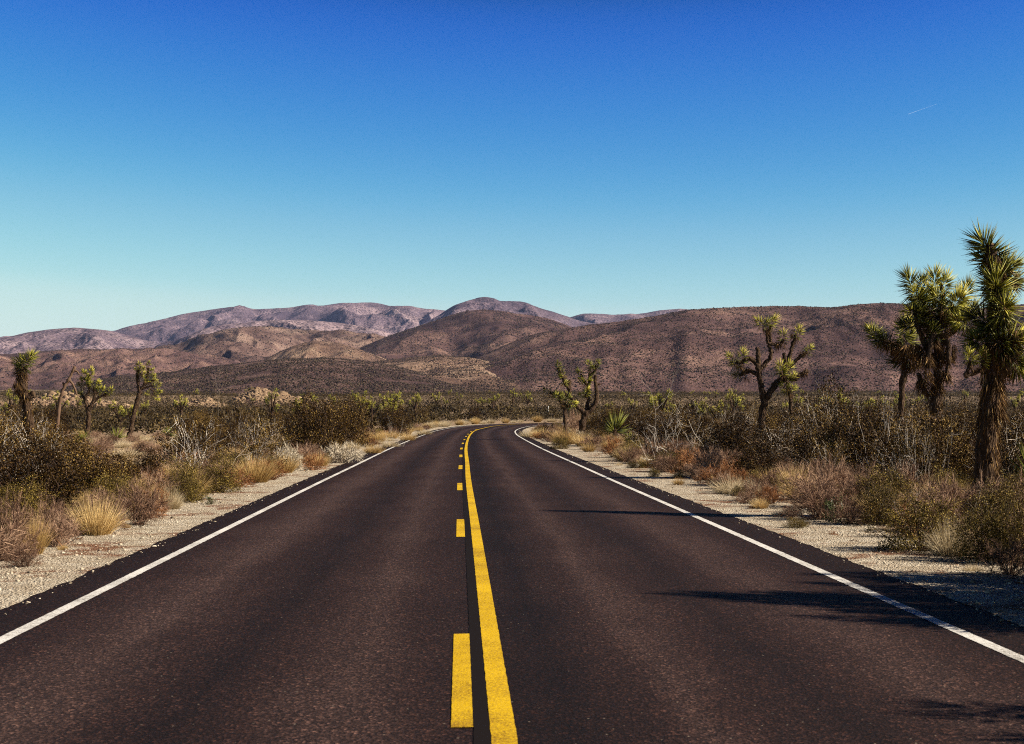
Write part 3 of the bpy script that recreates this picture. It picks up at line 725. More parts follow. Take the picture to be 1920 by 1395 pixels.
# the open candelabra tree right of the bend
joshua('open branching Joshua tree with dark candelabra limbs rising above the scrub right of the road', 52,
       [([(1430, 864), (1429, 800), (1432, 757), (1440, 742)], .155, .12), ([(1434, 760), (1428, 730), (1423, 696), (1422, 675), (1420, 652)], .12, .075), ([(1423, 692), (1415, 678), (1404, 672, -.1), (1392, 678, -.1), (1380, 681, -.1)], .095, .06),
        ([(1424, 705), (1412, 696, .3), (1399, 697, .4), (1392, 704, .4)], .08, .06), ([(1424, 692), (1436, 682), (1443, 670), (1447, 656)], .09, .07), ([(1447, 662), (1443, 648, .1), (1440, 635, .1), (1439, 620, .1)], .075, .055), ([(1441, 644, .1), (1455, 645, .1), (1467, 643, .1), (1470, 635, .1)], .07, .05),
        ([(1438, 746), (1448, 730), (1459, 716), (1472, 709)], .12, .095), ([(1466, 711), (1463, 703, -.2), (1461, 698, -.2)], .07, .06), ([(1470, 710), (1474, 690, .1), (1471, 662, .1)], .09, .075), ([(1472, 690, .1), (1480, 677, .1), (1486, 648, .1), (1494, 628, .1)], .08, .055),
        ([(1478, 694, .2), (1488, 682, .2), (1500, 671, .2), (1515, 660, .2)], .075, .05), ([(1472, 709), (1489, 711, -.1), (1500, 702, -.1), (1514, 696, -.1)], .085, .07), ([(1472, 709, -.1), (1478, 730, -.2), (1480, 760, -.2), (1482, 776, -.2)], .06, .05), ([(1446, 640, .1), (1445, 622, .1), (1447, 608, .1)], .05, .045)],
       [(1427, 606, .1, 20, -.6, .7, .12), (1449, 604, .1, 18, .5, .9, .15), (1438, 610, .0, 16, 0, .6, .0), (1469, 632, .1, 18, 0, 1, .05), (1468, 642, .1, 16, .5, .3, -9), (1370, 674, -.1, 17, -.6, .7, .05), (1390, 668, -.1, 19, .1, 1, .18), (1378, 684, -.1, 16, -.5, .2, -.05),
        (1391, 704, .4, 18, -.6, .2, -.2), (1400, 700, .4, 16, -.2, -.6, -9), (1462, 694, -.2, 21, -.2, 1, .2), (1478, 692, -.1, 18, .2, 1, .1), (1480, 712, -.2, 18, .4, .6, .12), (1470, 730, -.2, 18, -.2, .2, .2), (1482, 728, -.2, 16, .4, .1, .05), (1497, 624, .1, 18, .3, 1, .18), (1490, 634, .1, 14, .0, -.6, -9),
        (1518, 657, .2, 15, .6, .8, .0), (1508, 668, .2, 14, .2, -.6, -9), (1518, 699, -.1, 17, .9, .0, -9), (1482, 772, -.2, 16, .2, 1, -9)], 14, None, 0, 95)
# the forked tree on the inside of the bend and its small neighbour
joshua('forked Joshua tree with two dark curving limbs on the inside of the road bend', 95,
       [([(1089, 812), (1091, 801), (1095, 781), (1099, 774)], .22, .18), ([(1097, 776), (1085, 764), (1075, 752), (1069, 740), (1067, 722), (1069, 714)], .17, .11), ([(1068, 728, -.1), (1060, 722, -.2), (1055, 709, -.2), (1048, 690, -.2)], .10, .07),
        ([(1072, 746), (1060, 740), (1045, 739), (1032, 737)], .12, .08), ([(1098, 776), (1111, 765), (1118, 750), (1118, 733), (1116, 712), (1117, 704)], .17, .09), ([(1100, 772, .2), (1103, 748, .2), (1104, 727, .2), (1106, 700, .2)], .13, .09), ([(1104, 727, .2), (1094, 712, .2), (1090, 702, .2)], .1, .07), ([(1103, 746, .1), (1099, 740, .0)], .08, .07), ([(1106, 706, .2), (1116, 695, .2), (1118, 684, .2)], .1, .07)],
       [(1047, 685, -.2, 12, -.2, 1, -.05), (1052, 697, -.2, 13, -.4, .5, .0), (1055, 709, -.2, 13, -.4, .3, .08), (1059, 719, -.2, 12, .1, .1, .22), (1025, 733, 0, 13, -.6, .6, -.05), (1040, 738, 0, 10, .2, .4, .2), (1104, 685, .2, 15, -.2, 1, -.05), (1119, 683, .2, 14, .4, 1, -.1), (1110, 695, .1, 15, 0, .4, -.1),
        (1088, 700, .2, 14, -.5, .6, .05), (1092, 714, .1, 14, -.3, .2, .1), (1104, 716, .0, 14, .2, .2, .05), (1100, 735, 0, 15, .1, .5, .2), (1092, 740, 0, 11, -.5, .1, .0), (1127, 718, 0, 8, .9, .2, -9), (1118, 708, 0, 8, .2, .6, -9)], 15, None, 0, 80, True)
joshua('small dark Joshua tree tucked against the left side of the forked tree at the bend', 93,
       [([(1059, 813), (1060, 795), (1058, 770), (1056, 758)], .13, .10), ([(1058, 768), (1066, 758), (1074, 756)], .08, .06), ([(1057, 765), (1050, 752), (1048, 746)], .08, .06)],
       [(1055, 750, 0, 15, -.1, 1, .0), (1046, 744, 0, 13, -.5, .6, .12), (1065, 748, 0, 13, .3, .8, -.1), (1074, 757, 0, 13, .7, .3, .2), (1052, 762, 0, 13, -.3, -.3, -9), (1062, 762, 0, 14, .2, -.1, -.3)], 16, None, 0, 80)
# left of the road
joshua('bushy round-headed Joshua tree with three branches between the dead snag and the leaning tree', 100,
       [([(164, 822), (165, 800), (166, 769)], .19, .15), ([(166, 771), (160, 752), (164, 738), (168, 726)], .13, .09), ([(166, 770), (173, 757), (178, 740), (176, 724)], .14, .09), ([(174, 755), (185, 745), (196, 740), (203, 736)], .11, .07), ([(162, 752, .2), (155, 745, .2), (150, 738, .2)], .08, .07), ([(168, 728), (166, 712), (168, 702)], .09, .07)],
       [(160, 703, 0, 14, -.4, 1, .05), (170, 699, 0, 14, .2, 1, .1), (156, 713, .1, 13, -.6, .5, .0), (166, 713, -.1, 13, .0, .4, .1), (150, 722, .2, 12, -.7, .5, -.05), (183, 723, 0, 14, .3, .9, .12), (172, 722, -.1, 13, -.2, .6, .1), (178, 731, .1, 12, .3, .3, -.1), (205, 734, 0, 14, .6, .8, .05), (198, 743, 0, 9, .2, -.4, -9),
        (150, 740, .2, 12, -.5, .6, .2), (154, 755, .1, 11, -.3, -.2, .22), (188, 731, .1, 12, .6, .5, .0)], 17, None, 0, 80)
joshua('tall leaning Joshua tree with a narrow one-sided crown, rightmost on the left side', 100,
       [([(242, 822), (246, 800), (252, 771), (259, 745), (262, 733)], .17, .13), ([(262, 735), (258, 715), (258, 700), (260, 690)], .13, .08), ([(263, 731), (270, 722), (276, 705), (278, 690)], .11, .07), ([(264, 731), (275, 726), (287, 723)], .08, .06), ([(280, 728, -.1), (288, 733, -.1), (294, 740, -.1)], .05, .045), ([(270, 722), (282, 715), (290, 712)], .08, .06)],
       [(261, 686, 0, 12, -.2, 1, .15), (258, 695, 0, 11, -.5, .4, .1), (268, 694, -.1, 11, .2, .7, .2), (278, 685, 0, 11, .2, 1, .0), (283, 697, 0, 11, .6, .6, .05), (272, 704, -.1, 12, .0, .3, .22), (284, 706, 0, 11, .6, .3, .0), (288, 715, 0, 11, .7, .4, .15), (276, 715, -.1, 10, .0, .0, .2), (295, 722, 0, 11, .6, .4, .12), (295, 735, 0, 11, .7, .2, .18), (293, 745, -.1, 11, .3, -.3, .25), (260, 706, 0, 10, -.4, -.2, -.3)], 18, None, 0, 70)
joshua('dark shaggy Joshua tree with one drooping head at the far left above the scrub', 40,
       [([(58, 893), (56, 830), (52, 770), (47, 737), (40, 712), (42, 692)], .13, .09), ([(50, 750), (57, 742), (62, 738)], .09, .08)],
       [(46, 682, 0, 25, .3, 1, -.12), (52, 676, 0, 24, .6, .9, -.05), (40, 688, 0, 23, -.2, .5, -.2), (36, 704, 0, 24, -.1, -.5, -9), (34, 712, -.1, 24, -.2, 1, -9), (42, 720, 0, 22, 0, 1, -9), (44, 738, 0, 18, .1, 1, -9), (21, 682, .4, 15, -.5, .8, -.35), (60, 744, 0, 14, .6, .2, -9)], 19, None, 200, 110)
joshua('leafless dead Joshua tree snag with a broken hooked top left of the road', 62,
       [([(103, 852), (106, 810), (110, 771), (115, 744), (121, 725), (130, 710), (137, 695), (141, 689)], .085, .06), ([(130, 711), (136, 720), (142, 733), (144, 740)], .055, .03), ([(138, 694), (145, 697), (148, 702)], .05, .03), ([(121, 725), (118, 718)], .05, .04)], [], 20, name='dead_tree', bare='all', cat='dead tree')
joshua('low clump of yellow-green Joshua rosettes between the bushy tree and the leaning tree', 135,
       [([(222, 809), (224, 795), (226, 784)], .14, .11), ([(225, 788), (216, 772), (214, 764)], .10, .07), ([(225, 786), (230, 778)], .1, .08), ([(225, 790), (240, 780), (246, 774)], .09, .07)],
       [(214, 760, 0, 11, -.3, 1, .1), (226, 770, 0, 11, .1, 1, .2), (232, 776, 0, 11, .4, .6, .2), (245, 769, 0, 11, .4, 1, .2), (250, 777, 0, 10, .5, .3, .22), (207, 764, .2, 9, -.6, .5, .0)], 21, None, 0, 60)
# two trees just outside the frame on the right throw their shadows over the verge and the lane
def plain_joshua(label, x, y, h, seed, spread, group=None, n=90, limbs=6):
    rng = np.random.default_rng(seed); d = y; g = gz(x, y); k = FPX / d
    px = CX + x / d * FPX; 
    def pz(z): return CY + 77.5 - (z - EYE) / d * FPX
    br = [([(px, pz(g)), (px, pz(g + h * .25)), (px - .02 * k, pz(g + h * .48))], .17, .14)]; hd = []
    for i in range(limbs):
        a = rng.uniform(0, 6.283) + rng.uniform(-.3, .3); dx, dy = math.cos(a) * spread * rng.uniform(.15, 1), math.sin(a) * spread * rng.uniform(.2, 1); zz = h * rng.uniform(.62, .95)
        br.append(([(px, pz(g + h * rng.uniform(.3, .46))), (px + dx * .55 * k, pz(g + zz * .78), dy * .55), (px + dx * k, pz(g + zz), dy)], .10, .06))
        for q in range(5):
            hd.append((px + (dx * (1 + .12 * q) + rng.uniform(-.25, .25)) * k, pz(g + zz + .12 - .22 * q), dy + rng.uniform(-.2, .2), .36 * k, dx * .4, .8, .1))
    return joshua(label, d, br, hd, seed, group, 0, n)
plain_joshua('wide Joshua tree just past the right edge whose crown shades the gravel verge', 9.4, 12.5, 3.75, 31, 2.5, None, 110, 22)
plain_joshua('lower Joshua tree past the right edge whose head shades the near lane', 7.0, 7.25, 3.1, 32, .65, None, 90, 4)

# small Joshua trees dotted over the far flat
def small_joshua(seed):
    rng = np.random.default_rng(seed); root = empty('joshua_tree', (0, 0, 0)); tr = MB(); lf = MB(); h = 3.2
    tube(tr, [(0, 0, -.2), (.05, 0, .8), (0, .05, 1.5)], [.2, .16, .14], 6)
    for i in range(5):
        a = i * 1.3 + rng.uniform(-.3, .3); r = rng.uniform(.3, 1.0); z = rng.uniform(2.0, 3.3); e = np.array([math.cos(a) * r, math.sin(a) * r, z])
        tube(tr, spline([(0, 0, 1.2), e * [.6, .6, .75], e], 6), np.linspace(.11, .07, 6), 5)
        for q in range(2):
            g = rosette_geo(e + rng.normal(0, .12, 3) - [0, 0, .3 * q], [math.cos(a) * .4, math.sin(a) * .4, 1], .42, 34, rng, .7, .12, thick=.12)
            lf.V += g.V; lf.T += [t + lf.n for t in g.T]; lf.A += g.A; lf.n += g.n
    tr.build('trunk', M['bark'], root); lf.build('crown', M['joshua_leaf'], root)
    return tag(root, 'small yellow-green Joshua tree dotted over the far flat below the hills', 'Joshua tree', 'small Joshua trees on the far flat')
rng = np.random.default_rng(77)
sj = [small_joshua(300 + i) for i in range(4)]
spots = []
for i in range(90):
    y = rng.uniform(150, 620); u = rng.uniform(-.36, .36)
    if u * y < 6 and u * y > -12 and y < 230: continue
    spots.append((u * y, y))
for px, py, y in ((680, 752, 150), (697, 757, 155), (733, 752, 175), (778, 758, 230), (818, 752, 320), (835, 757, 300), (905, 757, 330), (925, 762, 260), (962, 757, 360), (990, 757, 300), (1255, 735, 130), (1240, 745, 150), (1375, 715, 160), (1345, 745, 120), (1555, 740, 120), (1620, 725, 130), (1640, 730, 140),
                  (1225, 750, 220), (1300, 750, 240), (1185, 752, 260), (510, 760, 170), (560, 766, 150), (340, 770, 190), (1525, 745, 150), (1385, 745, 200)):
    spots.append(((px - CX) / FPX * y, y))
for i, (x, y) in enumerate(spots):
    if i < 4: o = sj[i]; o.location = (x, y, gz(x, y)); o.rotation_euler.z = rng.uniform(0, 6.28)
    else: o = dup(sj[i % 4], (x, y, gz(x, y)), rng.uniform(0, 6.28), rng.uniform(.65, 1.15), None, 'small Joshua trees on the far flat')

# ------------------------------------------------------------------ shrubs and grasses
def stems_geo(rng, Rr, H, n, r0=.011, sides=4, wig=.12, lean=(.2, 1.0), pts=6):
    m_ = MB(); paths = []
    for i in range(n):
        a = rng.uniform(0, 6.28); l = rng.uniform(*lean) ** .75; e = np.array([math.cos(a) * Rr * l, math.sin(a) * Rr * l, H * rng.uniform(.7, 1.08) * math.sqrt(max(.03, 1 - (.96 * min(l, 1)) ** 2.4))])
        b = np.array([math.cos(a), math.sin(a), 0]) * Rr * .10 * rng.random()
        P = spline([b, b + (e - b) * [.4, .4, .42] + rng.normal(0, wig * Rr, 3), e * [.75, .75, .8] + rng.normal(0, wig * Rr * .7, 3), e], pts)
        P[0, 2] = -.05; paths.append(P); tube(m_, P, np.linspace(r0, r0 * .3, pts) * rng.uniform(.6, 1.3), sides, rng.random(), cap=False)
        for q in range(2):                               # side twigs
            t = rng.integers(2, pts - 1); s = P[t]; D = unit(unit(P[t] - P[t - 1]) + rng.normal(0, .6, 3)) * H * rng.uniform(.18, .4)
            Q = np.stack([s, s + D * .5 + rng.normal(0, .03 * H, 3), s + D]); paths.append(spline(Q, pts)); tube(m_, Q, np.linspace(r0 * .5, r0 * .2, 3), 3, rng.random(), cap=False)
    return m_, np.array(paths)
def leafy(name, seed, Rr, H, nst, nlf, leaf, wood, leaf_mat, lo=.3, cl=.09, r0=.011, dome=0.0):
    rng = np.random.default_rng(seed); root = empty(name, (0, 0, 0))
    st, paths = stems_geo(rng, Rr, H, nst, r0); st.build('stems', M[wood], root)
    nc = nlf // 14; i = rng.integers(0, len(paths), nc); t = lo + (1 - lo) * rng.random(nc) ** .75; f = t * (paths.shape[1] - 1); j = np.minimum(f.astype(int), paths.shape[1] - 2); f = (f - j)[:, None]
    C = paths[i, j] * (1 - f) + paths[i, j + 1] * f
    nd = int(dome * nc)
    if nd:
        v = unit(rng.normal(size=(nd, 3))); v[:, 2] = np.abs(v[:, 2]); C[:nd] = v * [Rr, Rr, H] * rng.uniform(.45, .98, (nd, 1))
    P = np.repeat(C, 14, 0) + rng.normal(0, cl * H, (nc * 14, 3)) * [1, 1, .8]
    P[:, 2] = np.where(P[:, 2] < .03, rng.uniform(.02, .2 * H, len(P)), P[:, 2])
    D = unit(rng.normal(size=P.shape) + [0, 0, .5] + P * [.6, .6, 0] / max(Rr, .1))
    m_ = MB(); leaves(m_, P, D, rng.uniform(.7, 1.3, len(P)) * leaf, leaf * .42, rng, np.clip(np.repeat(rng.beta(1, 1.3, nc), 14) + rng.normal(0, .12, len(P)), 0, 1))
    m_.build('foliage', M[leaf_mat], root); return root
def tuft(name, seed, Rr, H, n, mat, droop=.25, w=.006, spread=.75, wood=None, segs=3, up=1.0):
    rng = np.random.default_rng(seed); m_ = MB()
    a = rng.uniform(0, 6.28, n); r = np.sqrt(rng.random(n)); B = np.stack([np.cos(a) * r * Rr * .45, np.sin(a) * r * Rr * .45, a * 0 - .02], 1)
    o = rng.normal(0, 1, (n, 3)) * [1, 1, 0]; D = unit(np.stack([np.cos(a) * r, np.sin(a) * r, a * 0], 1) * spread * Rr / H * 1.5 + o * .22 + [0, 0, up])
    blades(m_, B, D, H * rng.uniform(.55, 1.12, n), w, rng, droop * rng.uniform(.2, 1.6, n) * r, rng.beta(2, 2, n) * .8, segs, .25)
    return m_.build(name, M[mat])
def wispy(name, seed, Rr, H, n, mat, r0=.006, fine=700, wood=None, w=.005):
    """A dense dome of fine dry twigs, woody in the middle."""
    rng = np.random.default_rng(seed); root = empty(name, (0, 0, 0))
    st, paths = stems_geo(rng, Rr, H * .95, n, r0, 3, .10, (.15, 1.05)); st.build('stems', M[wood or mat], root)
    i = rng.integers(0, len(paths), fine); j = rng.integers(0, paths.shape[1] - 1, fine); P = paths[i, j]
    D = unit(unit(paths[i, j + 1] - paths[i, j]) + rng.normal(0, .45, (fine, 3)) + [0, 0, .25]); m_ = MB()
    blades(m_, P, D, H * rng.uniform(.12, .34, fine), w, rng, .1, rng.beta(2, 2, fine), 2, .2)
    m_.build('fine_twigs', M[mat], root); return root
def bare(name, seed, Rr, H, n, r0=.016):
    rng = np.random.default_rng(seed); m_ = MB()
    def grow(p, d, L, r, lev):
        Q = [p]; q = p; dd = d
        for k in range(4):
            dd = unit(dd + rng.normal(0, .22, 3) + [0, 0, .04]); q = q + dd * L / 4; Q.append(q)
        Q = np.array(Q); tube(m_, Q, np.linspace(r, r * .55, 5), 5, .35 + .65 * rng.random(), cap=True)
        if lev < 4:
            for k in range(2 + (rng.random() < .35)):
                s = rng.integers(2, 5); grow(Q[s], unit(dd + rng.normal(0, .62, 3) + [0, 0, .12]), L * rng.uniform(.45, .8), r * .55, lev + 1)
    for i in range(n):
        a = rng.uniform(0, 6.28); grow(np.array([math.cos(a) * .1, math.sin(a) * .1, -.05]), unit(np.array([math.cos(a) * Rr / H, math.sin(a) * Rr / H, .45])), H * .62, r0 * rng.uniform(.7, 1.2), 0)
    return m_.build(name, M['twig_pale'])
def yucca(name, seed, rad, n, mat='yucca', h=.25):
    rng = np.random.default_rng(seed); root = empty(name, (0, 0, 0)); t_ = MB()
    tube(t_, [(0, 0, -.1), (0, 0, h * .6), (.02, 0, h + .1)], [.10, .09, .06], 7, .5, .2, rng); t_.build('stem', M['bark'], root)
    v = unit(rng.normal(size=(n * 3, 3)) + [0, 0, .55]); v = v[v[:, 2] > -.15][:n]; m_ = MB()
    spikes(m_, np.array([0, 0, h]) + v * .04, v, rad * rng.uniform(.75, 1.05, len(v)), rad * .055, rng, np.clip(.25 + .5 * v[:, 2] + rng.normal(0, .15, len(v)), 0, 1))
    m_.build('blades', M[mat], root); return root

KIT = {
 'creosote': [leafy('creosote_bush', 400 + i, .95, 1.5, 30, 11000, .048, 'twig_brown', 'creosote', .18, .05, .011, .3) for i in range(5)],
 'gappy': [leafy('creosote_bush', 420 + i, 1.0, 1.6, 30, 6000, .048, 'twig_pale', 'creosote', .35, .045, .012) for i in range(4)],
 'dense': [leafy('creosote_bush', 430 + i, .95, 1.5, 30, 15000, .05, 'twig_brown', 'creosote', .1, .05, .011, .55) for i in range(3)],
 'olive': [leafy('olive_bush', 440 + i, .6, .75, 40, 11000, .028, 'twig_brown', 'olive', .04, .06, .008, .6) for i in range(3)],
 'green': [leafy('green_plant', 450 + i, .35, .4, 14, 700, .05, 'twig_brown', 'green', .1, .10) for i in range(2)],
 'straw': [tuft('grass_tuft', 460 + i, .45, .72, 1100, 'straw', .3, .006) for i in range(4)],
 'pale': [tuft('grass_tuft', 470 + i, .5, .55, 1100, 'pale_grass', .3, .0055, .95) for i in range(3)],
 'rust': [wispy('rust_weed', 480 + i, .5, .5, 48, 'rust', .006, 2200) for i in range(3)],
 'mauve': [wispy('mauve_bush', 490 + i, .62, .68, 60, 'mauve', .006, 3600, None, .005) for i in range(4)],
 'silver': [wispy('silver_bush', 500 + i, .55, .62, 48, 'silver', .006, 2400, 'twig_brown', .008) for i in range(3)],
 'bare': [bare('bare_branches', 510 + i, 1.0, 1.6, 4, .0105) for i in range(6)],
 'yucca': [yucca('yucca_plant', 520 + i, .62, 70) for i in range(3)],
}
USED = {}
SITES = []
rng = np.random.default_rng(9)
def plant(kind, x, y, s=1.0, label=None, group=None, sz=None, rz=None, z=None):
    ks = KIT[kind]; i = USED.get(kind, 0); USED[kind] = i + 1
    src = ks[i % len(ks)]
    zz = gz(x, y) - .02 if z is None else z
    sc3 = (s, s, s if sz is None else sz)
    if i < len(ks): o = src; o.location = (x, y, zz); o.rotation_euler = (0, 0, rng.uniform(0, 6.28) if rz is None else rz); o.scale = sc3
    else: o = dup(src, (x, y, zz), rng.uniform(0, 6.28) if rz is None else rz, sc3)
    cats = dict(creosote='bush', dense='bush', gappy='bush', olive='bush', green='plant', straw='grass tuft', pale='grass tuft', rust='weed', mauve='bush', silver='bush', bare='dead branches', yucca='yucca')
    for key in ('label', 'category', 'group'):
        if key in o: del o[key]
    tag(o, label, cats[kind], group); SITES.append((x, y, s)); return o
H0 = dict(creosote=1.5, dense=1.5, gappy=1.6, olive=.75, green=.4, straw=.72, pale=.55, rust=.5, mauve=.68, silver=.62, bare=1.6, yucca=.75)
W0 = dict(creosote=1.9, dense=1.9, gappy=2.0, olive=1.2, green=.7, straw=.95, pale=1.1, rust=1.0, mauve=1.3, silver=1.15, bare=2.2, yucca=1.2)
def put(kind, px, py, hpx, wpx, label, d=None):
    """px, py: where its foot is in the photo; hpx, wpx: its height and width there."""
    dd = d or (EYE + .06) * FPX / (py - 775.0)
    x = (px - CX) / FPX * dd; k = dd / FPX
    return plant(kind, x, dd, wpx * k / W0[kind], label, None, hpx * k / H0[kind])
# left verge, near to far
put('mauve', 15, 1052, 120, 120, 'dull purple dry bush at the left edge of the photo beside the pale gravel')
put('straw', 62, 1040, 100, 70, 'thin straw stalks arching between the purple bush and the yellow grass')
put('mauve', 95, 1022, 90, 110, 'brown dry bush half hidden behind the arching straw stalks')
put('straw', 182, 1003, 92, 100, 'thick golden grass tuft on the gravel edge, the brightest on the left')
put('mauve', 262, 985, 85, 120, 'reddish purple round bush right of the golden grass tuft')
put('rust', 290, 972, 62, 80, 'rusty weed in front of the reddish purple bush')
put('pale', 318, 955, 60, 62, 'pale bleached grass tuft right of the reddish purple bush')
put('olive', 345, 938, 82, 95, 'yellow-green bush behind the pale bleached grass on the left verge')
put('green', 396, 946, 16, 24, 'tiny dark green plant alone on the left gravel')
put('mauve', 425, 912, 48, 70, 'low grey twiggy bush beyond the tiny green plant')
put('straw', 478, 905, 62, 90, 'orange-yellow grass clump halfway along the left verge')
put('rust', 508, 900, 36, 80, 'low rusty weeds at the foot of the orange-yellow grass clump')
put('silver', 540, 884, 52, 62, 'silver-grey bush with a twiggy stem halfway along the left verge')
put('rust', 585, 882, 34, 66, 'dark red weeds between the two silver-grey bushes')
put('straw', 600, 874, 34, 46, 'small yellow grass in front of the wide silver dome')
put('silver', 642, 868, 42, 88, 'wide silver-white dome bush nearest the dark bushes on the left verge')
put('straw', 700, 850, 26, 44, 'short straw grass past the wide silver dome on the left verge')
put('pale', 732, 838, 22, 40, 'pale grass at the foot of the last dark bushes on the left verge')
put('straw', 765, 826, 22, 40, 'far straw grass where the left edge line starts to bend')
put('pale', 795, 815, 18, 36, 'farthest pale grass on the left verge at the bend')
# left dark bushes
put('dense', 592, 866, 124, 120, 'big dark brown-green bush, left half of the pair behind the silver dome')
put('dense', 652, 858, 100, 104, 'big dark brown-green bush, right half of the pair beside the road', 75)
put('gappy', 470, 890, 118, 130, 'dark bush with pale twigs showing behind the orange-yellow grass')
put('bare', 402, 905, 110, 130, 'tangle of bare silver branches in front of the dark bushes on the left')
put('bare', 392, 870, 165, 60, 'tall bare pale stem poking above the dark bushes on the left', 46)
put('gappy', 360, 900, 120, 150, 'dark bush behind the yellow-green bush on the left')
put('creosote', 245, 925, 84, 150, 'wide dark bush behind the reddish purple bush on the left')
put('dense', 165, 955, 118, 190, 'broad dark bush behind the golden grass tuft')
put('dense', 60, 965, 135, 190, 'broad dark bush at the left behind the dull purple bush')
put('gappy', -20, 935, 160, 190, 'dark bush with white twigs cut by the left edge of the photo')
put('gappy', 110, 900, 80, 170, 'dark bush with white twigs below the dead snag')
put('bare', 40, 925, 150, 170, 'bare white branches reaching in at the far left')
put('bare', 115, 930, 80, 120, 'low bare white branches below the dead snag')
put('yucca', 218, 836, 34, 50, 'spiky yucca at the foot of the leaning Joshua tree on the left', 80)
put('yucca', 315, 815, 26, 44, 'spiky yucca beyond the dark bushes right of the leaning Joshua tree', 95)
put('mauve', 270, 850, 26, 60, 'pinkish grey bush in the clearing below the leaning Joshua tree', 62)
put('pale', 240, 866, 26, 70, 'pale grass in the clearing left of the pinkish grey bush', 56)
put('dense', 738, 822, 62, 64, 'dark bush standing alone where the left verge meets the bend', 112)
put('bare', 735, 838, 58, 40, 'thin grey bare stems in front of the last dark bush on the left')
# right verge, far to near
put('pale', 992, 820, 24, 40, 'pale yellow grass at the tip of the bend beside the white line')
put('straw', 1015, 822, 26, 46, 'straw grass on the bank just right of the bend tip')
put('rust', 1010, 824, 14, 34, 'little red weed below the straw grass at the bend tip')
put('mauve', 1030, 829, 26, 44, 'grey twiggy bush on the bank between two straw clumps')
put('straw', 1062, 834, 40, 66, 'broad orange straw clump on the bank below the forked Joshua tree')
put('straw', 1095, 838, 32, 52, 'orange straw clump right of the broad one on the bank')
put('olive', 1050, 842, 26, 44, 'dark olive bush at the foot of the broad orange straw clump')
put('mauve', 1110, 843, 28, 56, 'dark twiggy bush below the orange straw clumps')
put('rust', 1150, 858, 36, 66, 'bright red-brown weed bush along the right verge')
put('olive', 1192, 862, 34, 60, 'mustard olive round bush right of the red-brown weed bush')
put('mauve', 1222, 866, 42, 64, 'pinkish brown bush right of the mustard olive bush')
put('mauve', 1262, 878, 48, 76, 'grey-brown bush midway along the right verge')
put('rust', 1296, 886, 46, 70, 'reddish brown weed bush midway along the right verge')
put('mauve', 1330, 896, 60, 76, 'tall purplish bush behind the red stalks on the right verge')
put('rust', 1372, 906, 50, 74, 'clump of bright red stalks on the right verge')
put('dense', 1432, 912, 88, 120, 'very dark bush right of the bright red stalks')
put('mauve', 1400, 914, 28, 40, 'small twiggy bush at the foot of the bright red stalks')
put('straw', 1505, 938, 58, 90, 'tan grass clump in front of the very dark bush on the right verge')
put('mauve', 1560, 944, 80, 110, 'large purplish grey bush right of the tan grass clump')
put('green', 1562, 980, 44, 56, 'fresh green leafy plant on the right gravel edge')
put('olive', 1492, 990, 22, 54, 'low olive tuft alone on the right gravel')
put('mauve', 1618, 958, 84, 100, 'brown twiggy bush right of the fresh green plant')
put('olive', 1650, 985, 78, 100, 'tan and olive bush between the green plant and the red twigs')
put('rust', 1706, 1008, 64, 84, 'red twiggy weed on the right gravel edge')
put('bare', 1730, 1012, 110, 90, 'bare reddish branches standing behind the red twiggy weed')
put('pale', 1780, 1042, 95, 100, 'bleached stalks sticking out left of the big olive bush')
put('bare', 1790, 1030, 110, 110, 'pale bare twigs rising beside the big olive bush')
put('olive', 1842, 1052, 118, 130, 'big rounded olive bush at the bottom right above the gravel')
put('olive', 1905, 1058, 124, 120, 'olive bush cut by the right edge of the photo')
put('mauve', 1780, 985, 84, 120, 'purplish dry bush behind the bleached stalks on the right')
put('mauve', 1860, 985, 80, 130, 'purplish dry bush at the foot of the tall shaggy Joshua tree')
put('mauve', 1925, 990, 90, 120, 'purplish dry bush at the right edge behind the olive bush')
put('mauve', 1700, 960, 84, 120, 'dark twiggy bush behind the red twiggy weed')
put('green', 1503, 1030 - 42, 12, 20, 'tiny weed beside the low olive tuft on the right gravel')
# right: the branches, yuccas and dark bushes behind the verge
put('yucca', 1152, 842, 64, 72, 'green spiky yucca beside the forked Joshua tree at the bend', 78)
put('yucca', 1182, 852, 30, 40, 'lower spiky yucca in front of the green one at the bend', 70)
put('yucca', 1556, 900, 74, 84, 'half hidden spiky yucca in the scrub right of the candelabra tree', 40)
put('yucca', 1938, 905, 130, 140, 'big spiky yucca cut by the right edge of the photo', 26)
put('bare', 1290, 868, 155, 170, 'big spreading bare silver branches above the scrub left of the candelabra tree', 47)
put('bare', 1345, 862, 110, 150, 'bare silver branches leaning toward the candelabra tree', 50)
put('bare', 1265, 868, 100, 120, 'low bare silver twigs right of the spiky yucca at the bend', 49)
put('bare', 1655, 900, 190, 90, 'tall forked bare branch right of the candelabra tree', 34)
put('bare', 1740, 935, 190, 80, 'crooked white branches in front of the many-headed Joshua tree', 28.5)
put('bare', 1712, 925, 170, 60, 'thin crooked white branch beside the slim Joshua tree', 29.5)
put('dense', 1380, 880, 95, 140, 'dark bush in front of the candelabra tree')
put('gappy', 1460, 890, 105, 140, 'dark twiggy bush right of the candelabra tree')
put('creosote', 1545, 900, 110, 140, 'dark bush behind the large purplish grey bush')
put('dense', 1625, 910, 150, 150, 'tall dark bush in front of the slim Joshua tree')
put('dense', 1770, 930, 150, 150, 'dark bush between the two nearest Joshua trees')
put('gappy', 1690, 925, 140, 140, 'dark twiggy bush at the foot of the many-headed Joshua tree')
put('creosote', 1900, 930, 130, 150, 'dark bush behind the tall shaggy Joshua tree')
put('dense', 1300, 858, 80, 120, 'dark bush under the big silver branches')
put('creosote', 1225, 848, 66, 100, 'dark bush right of the yuccas at the bend')
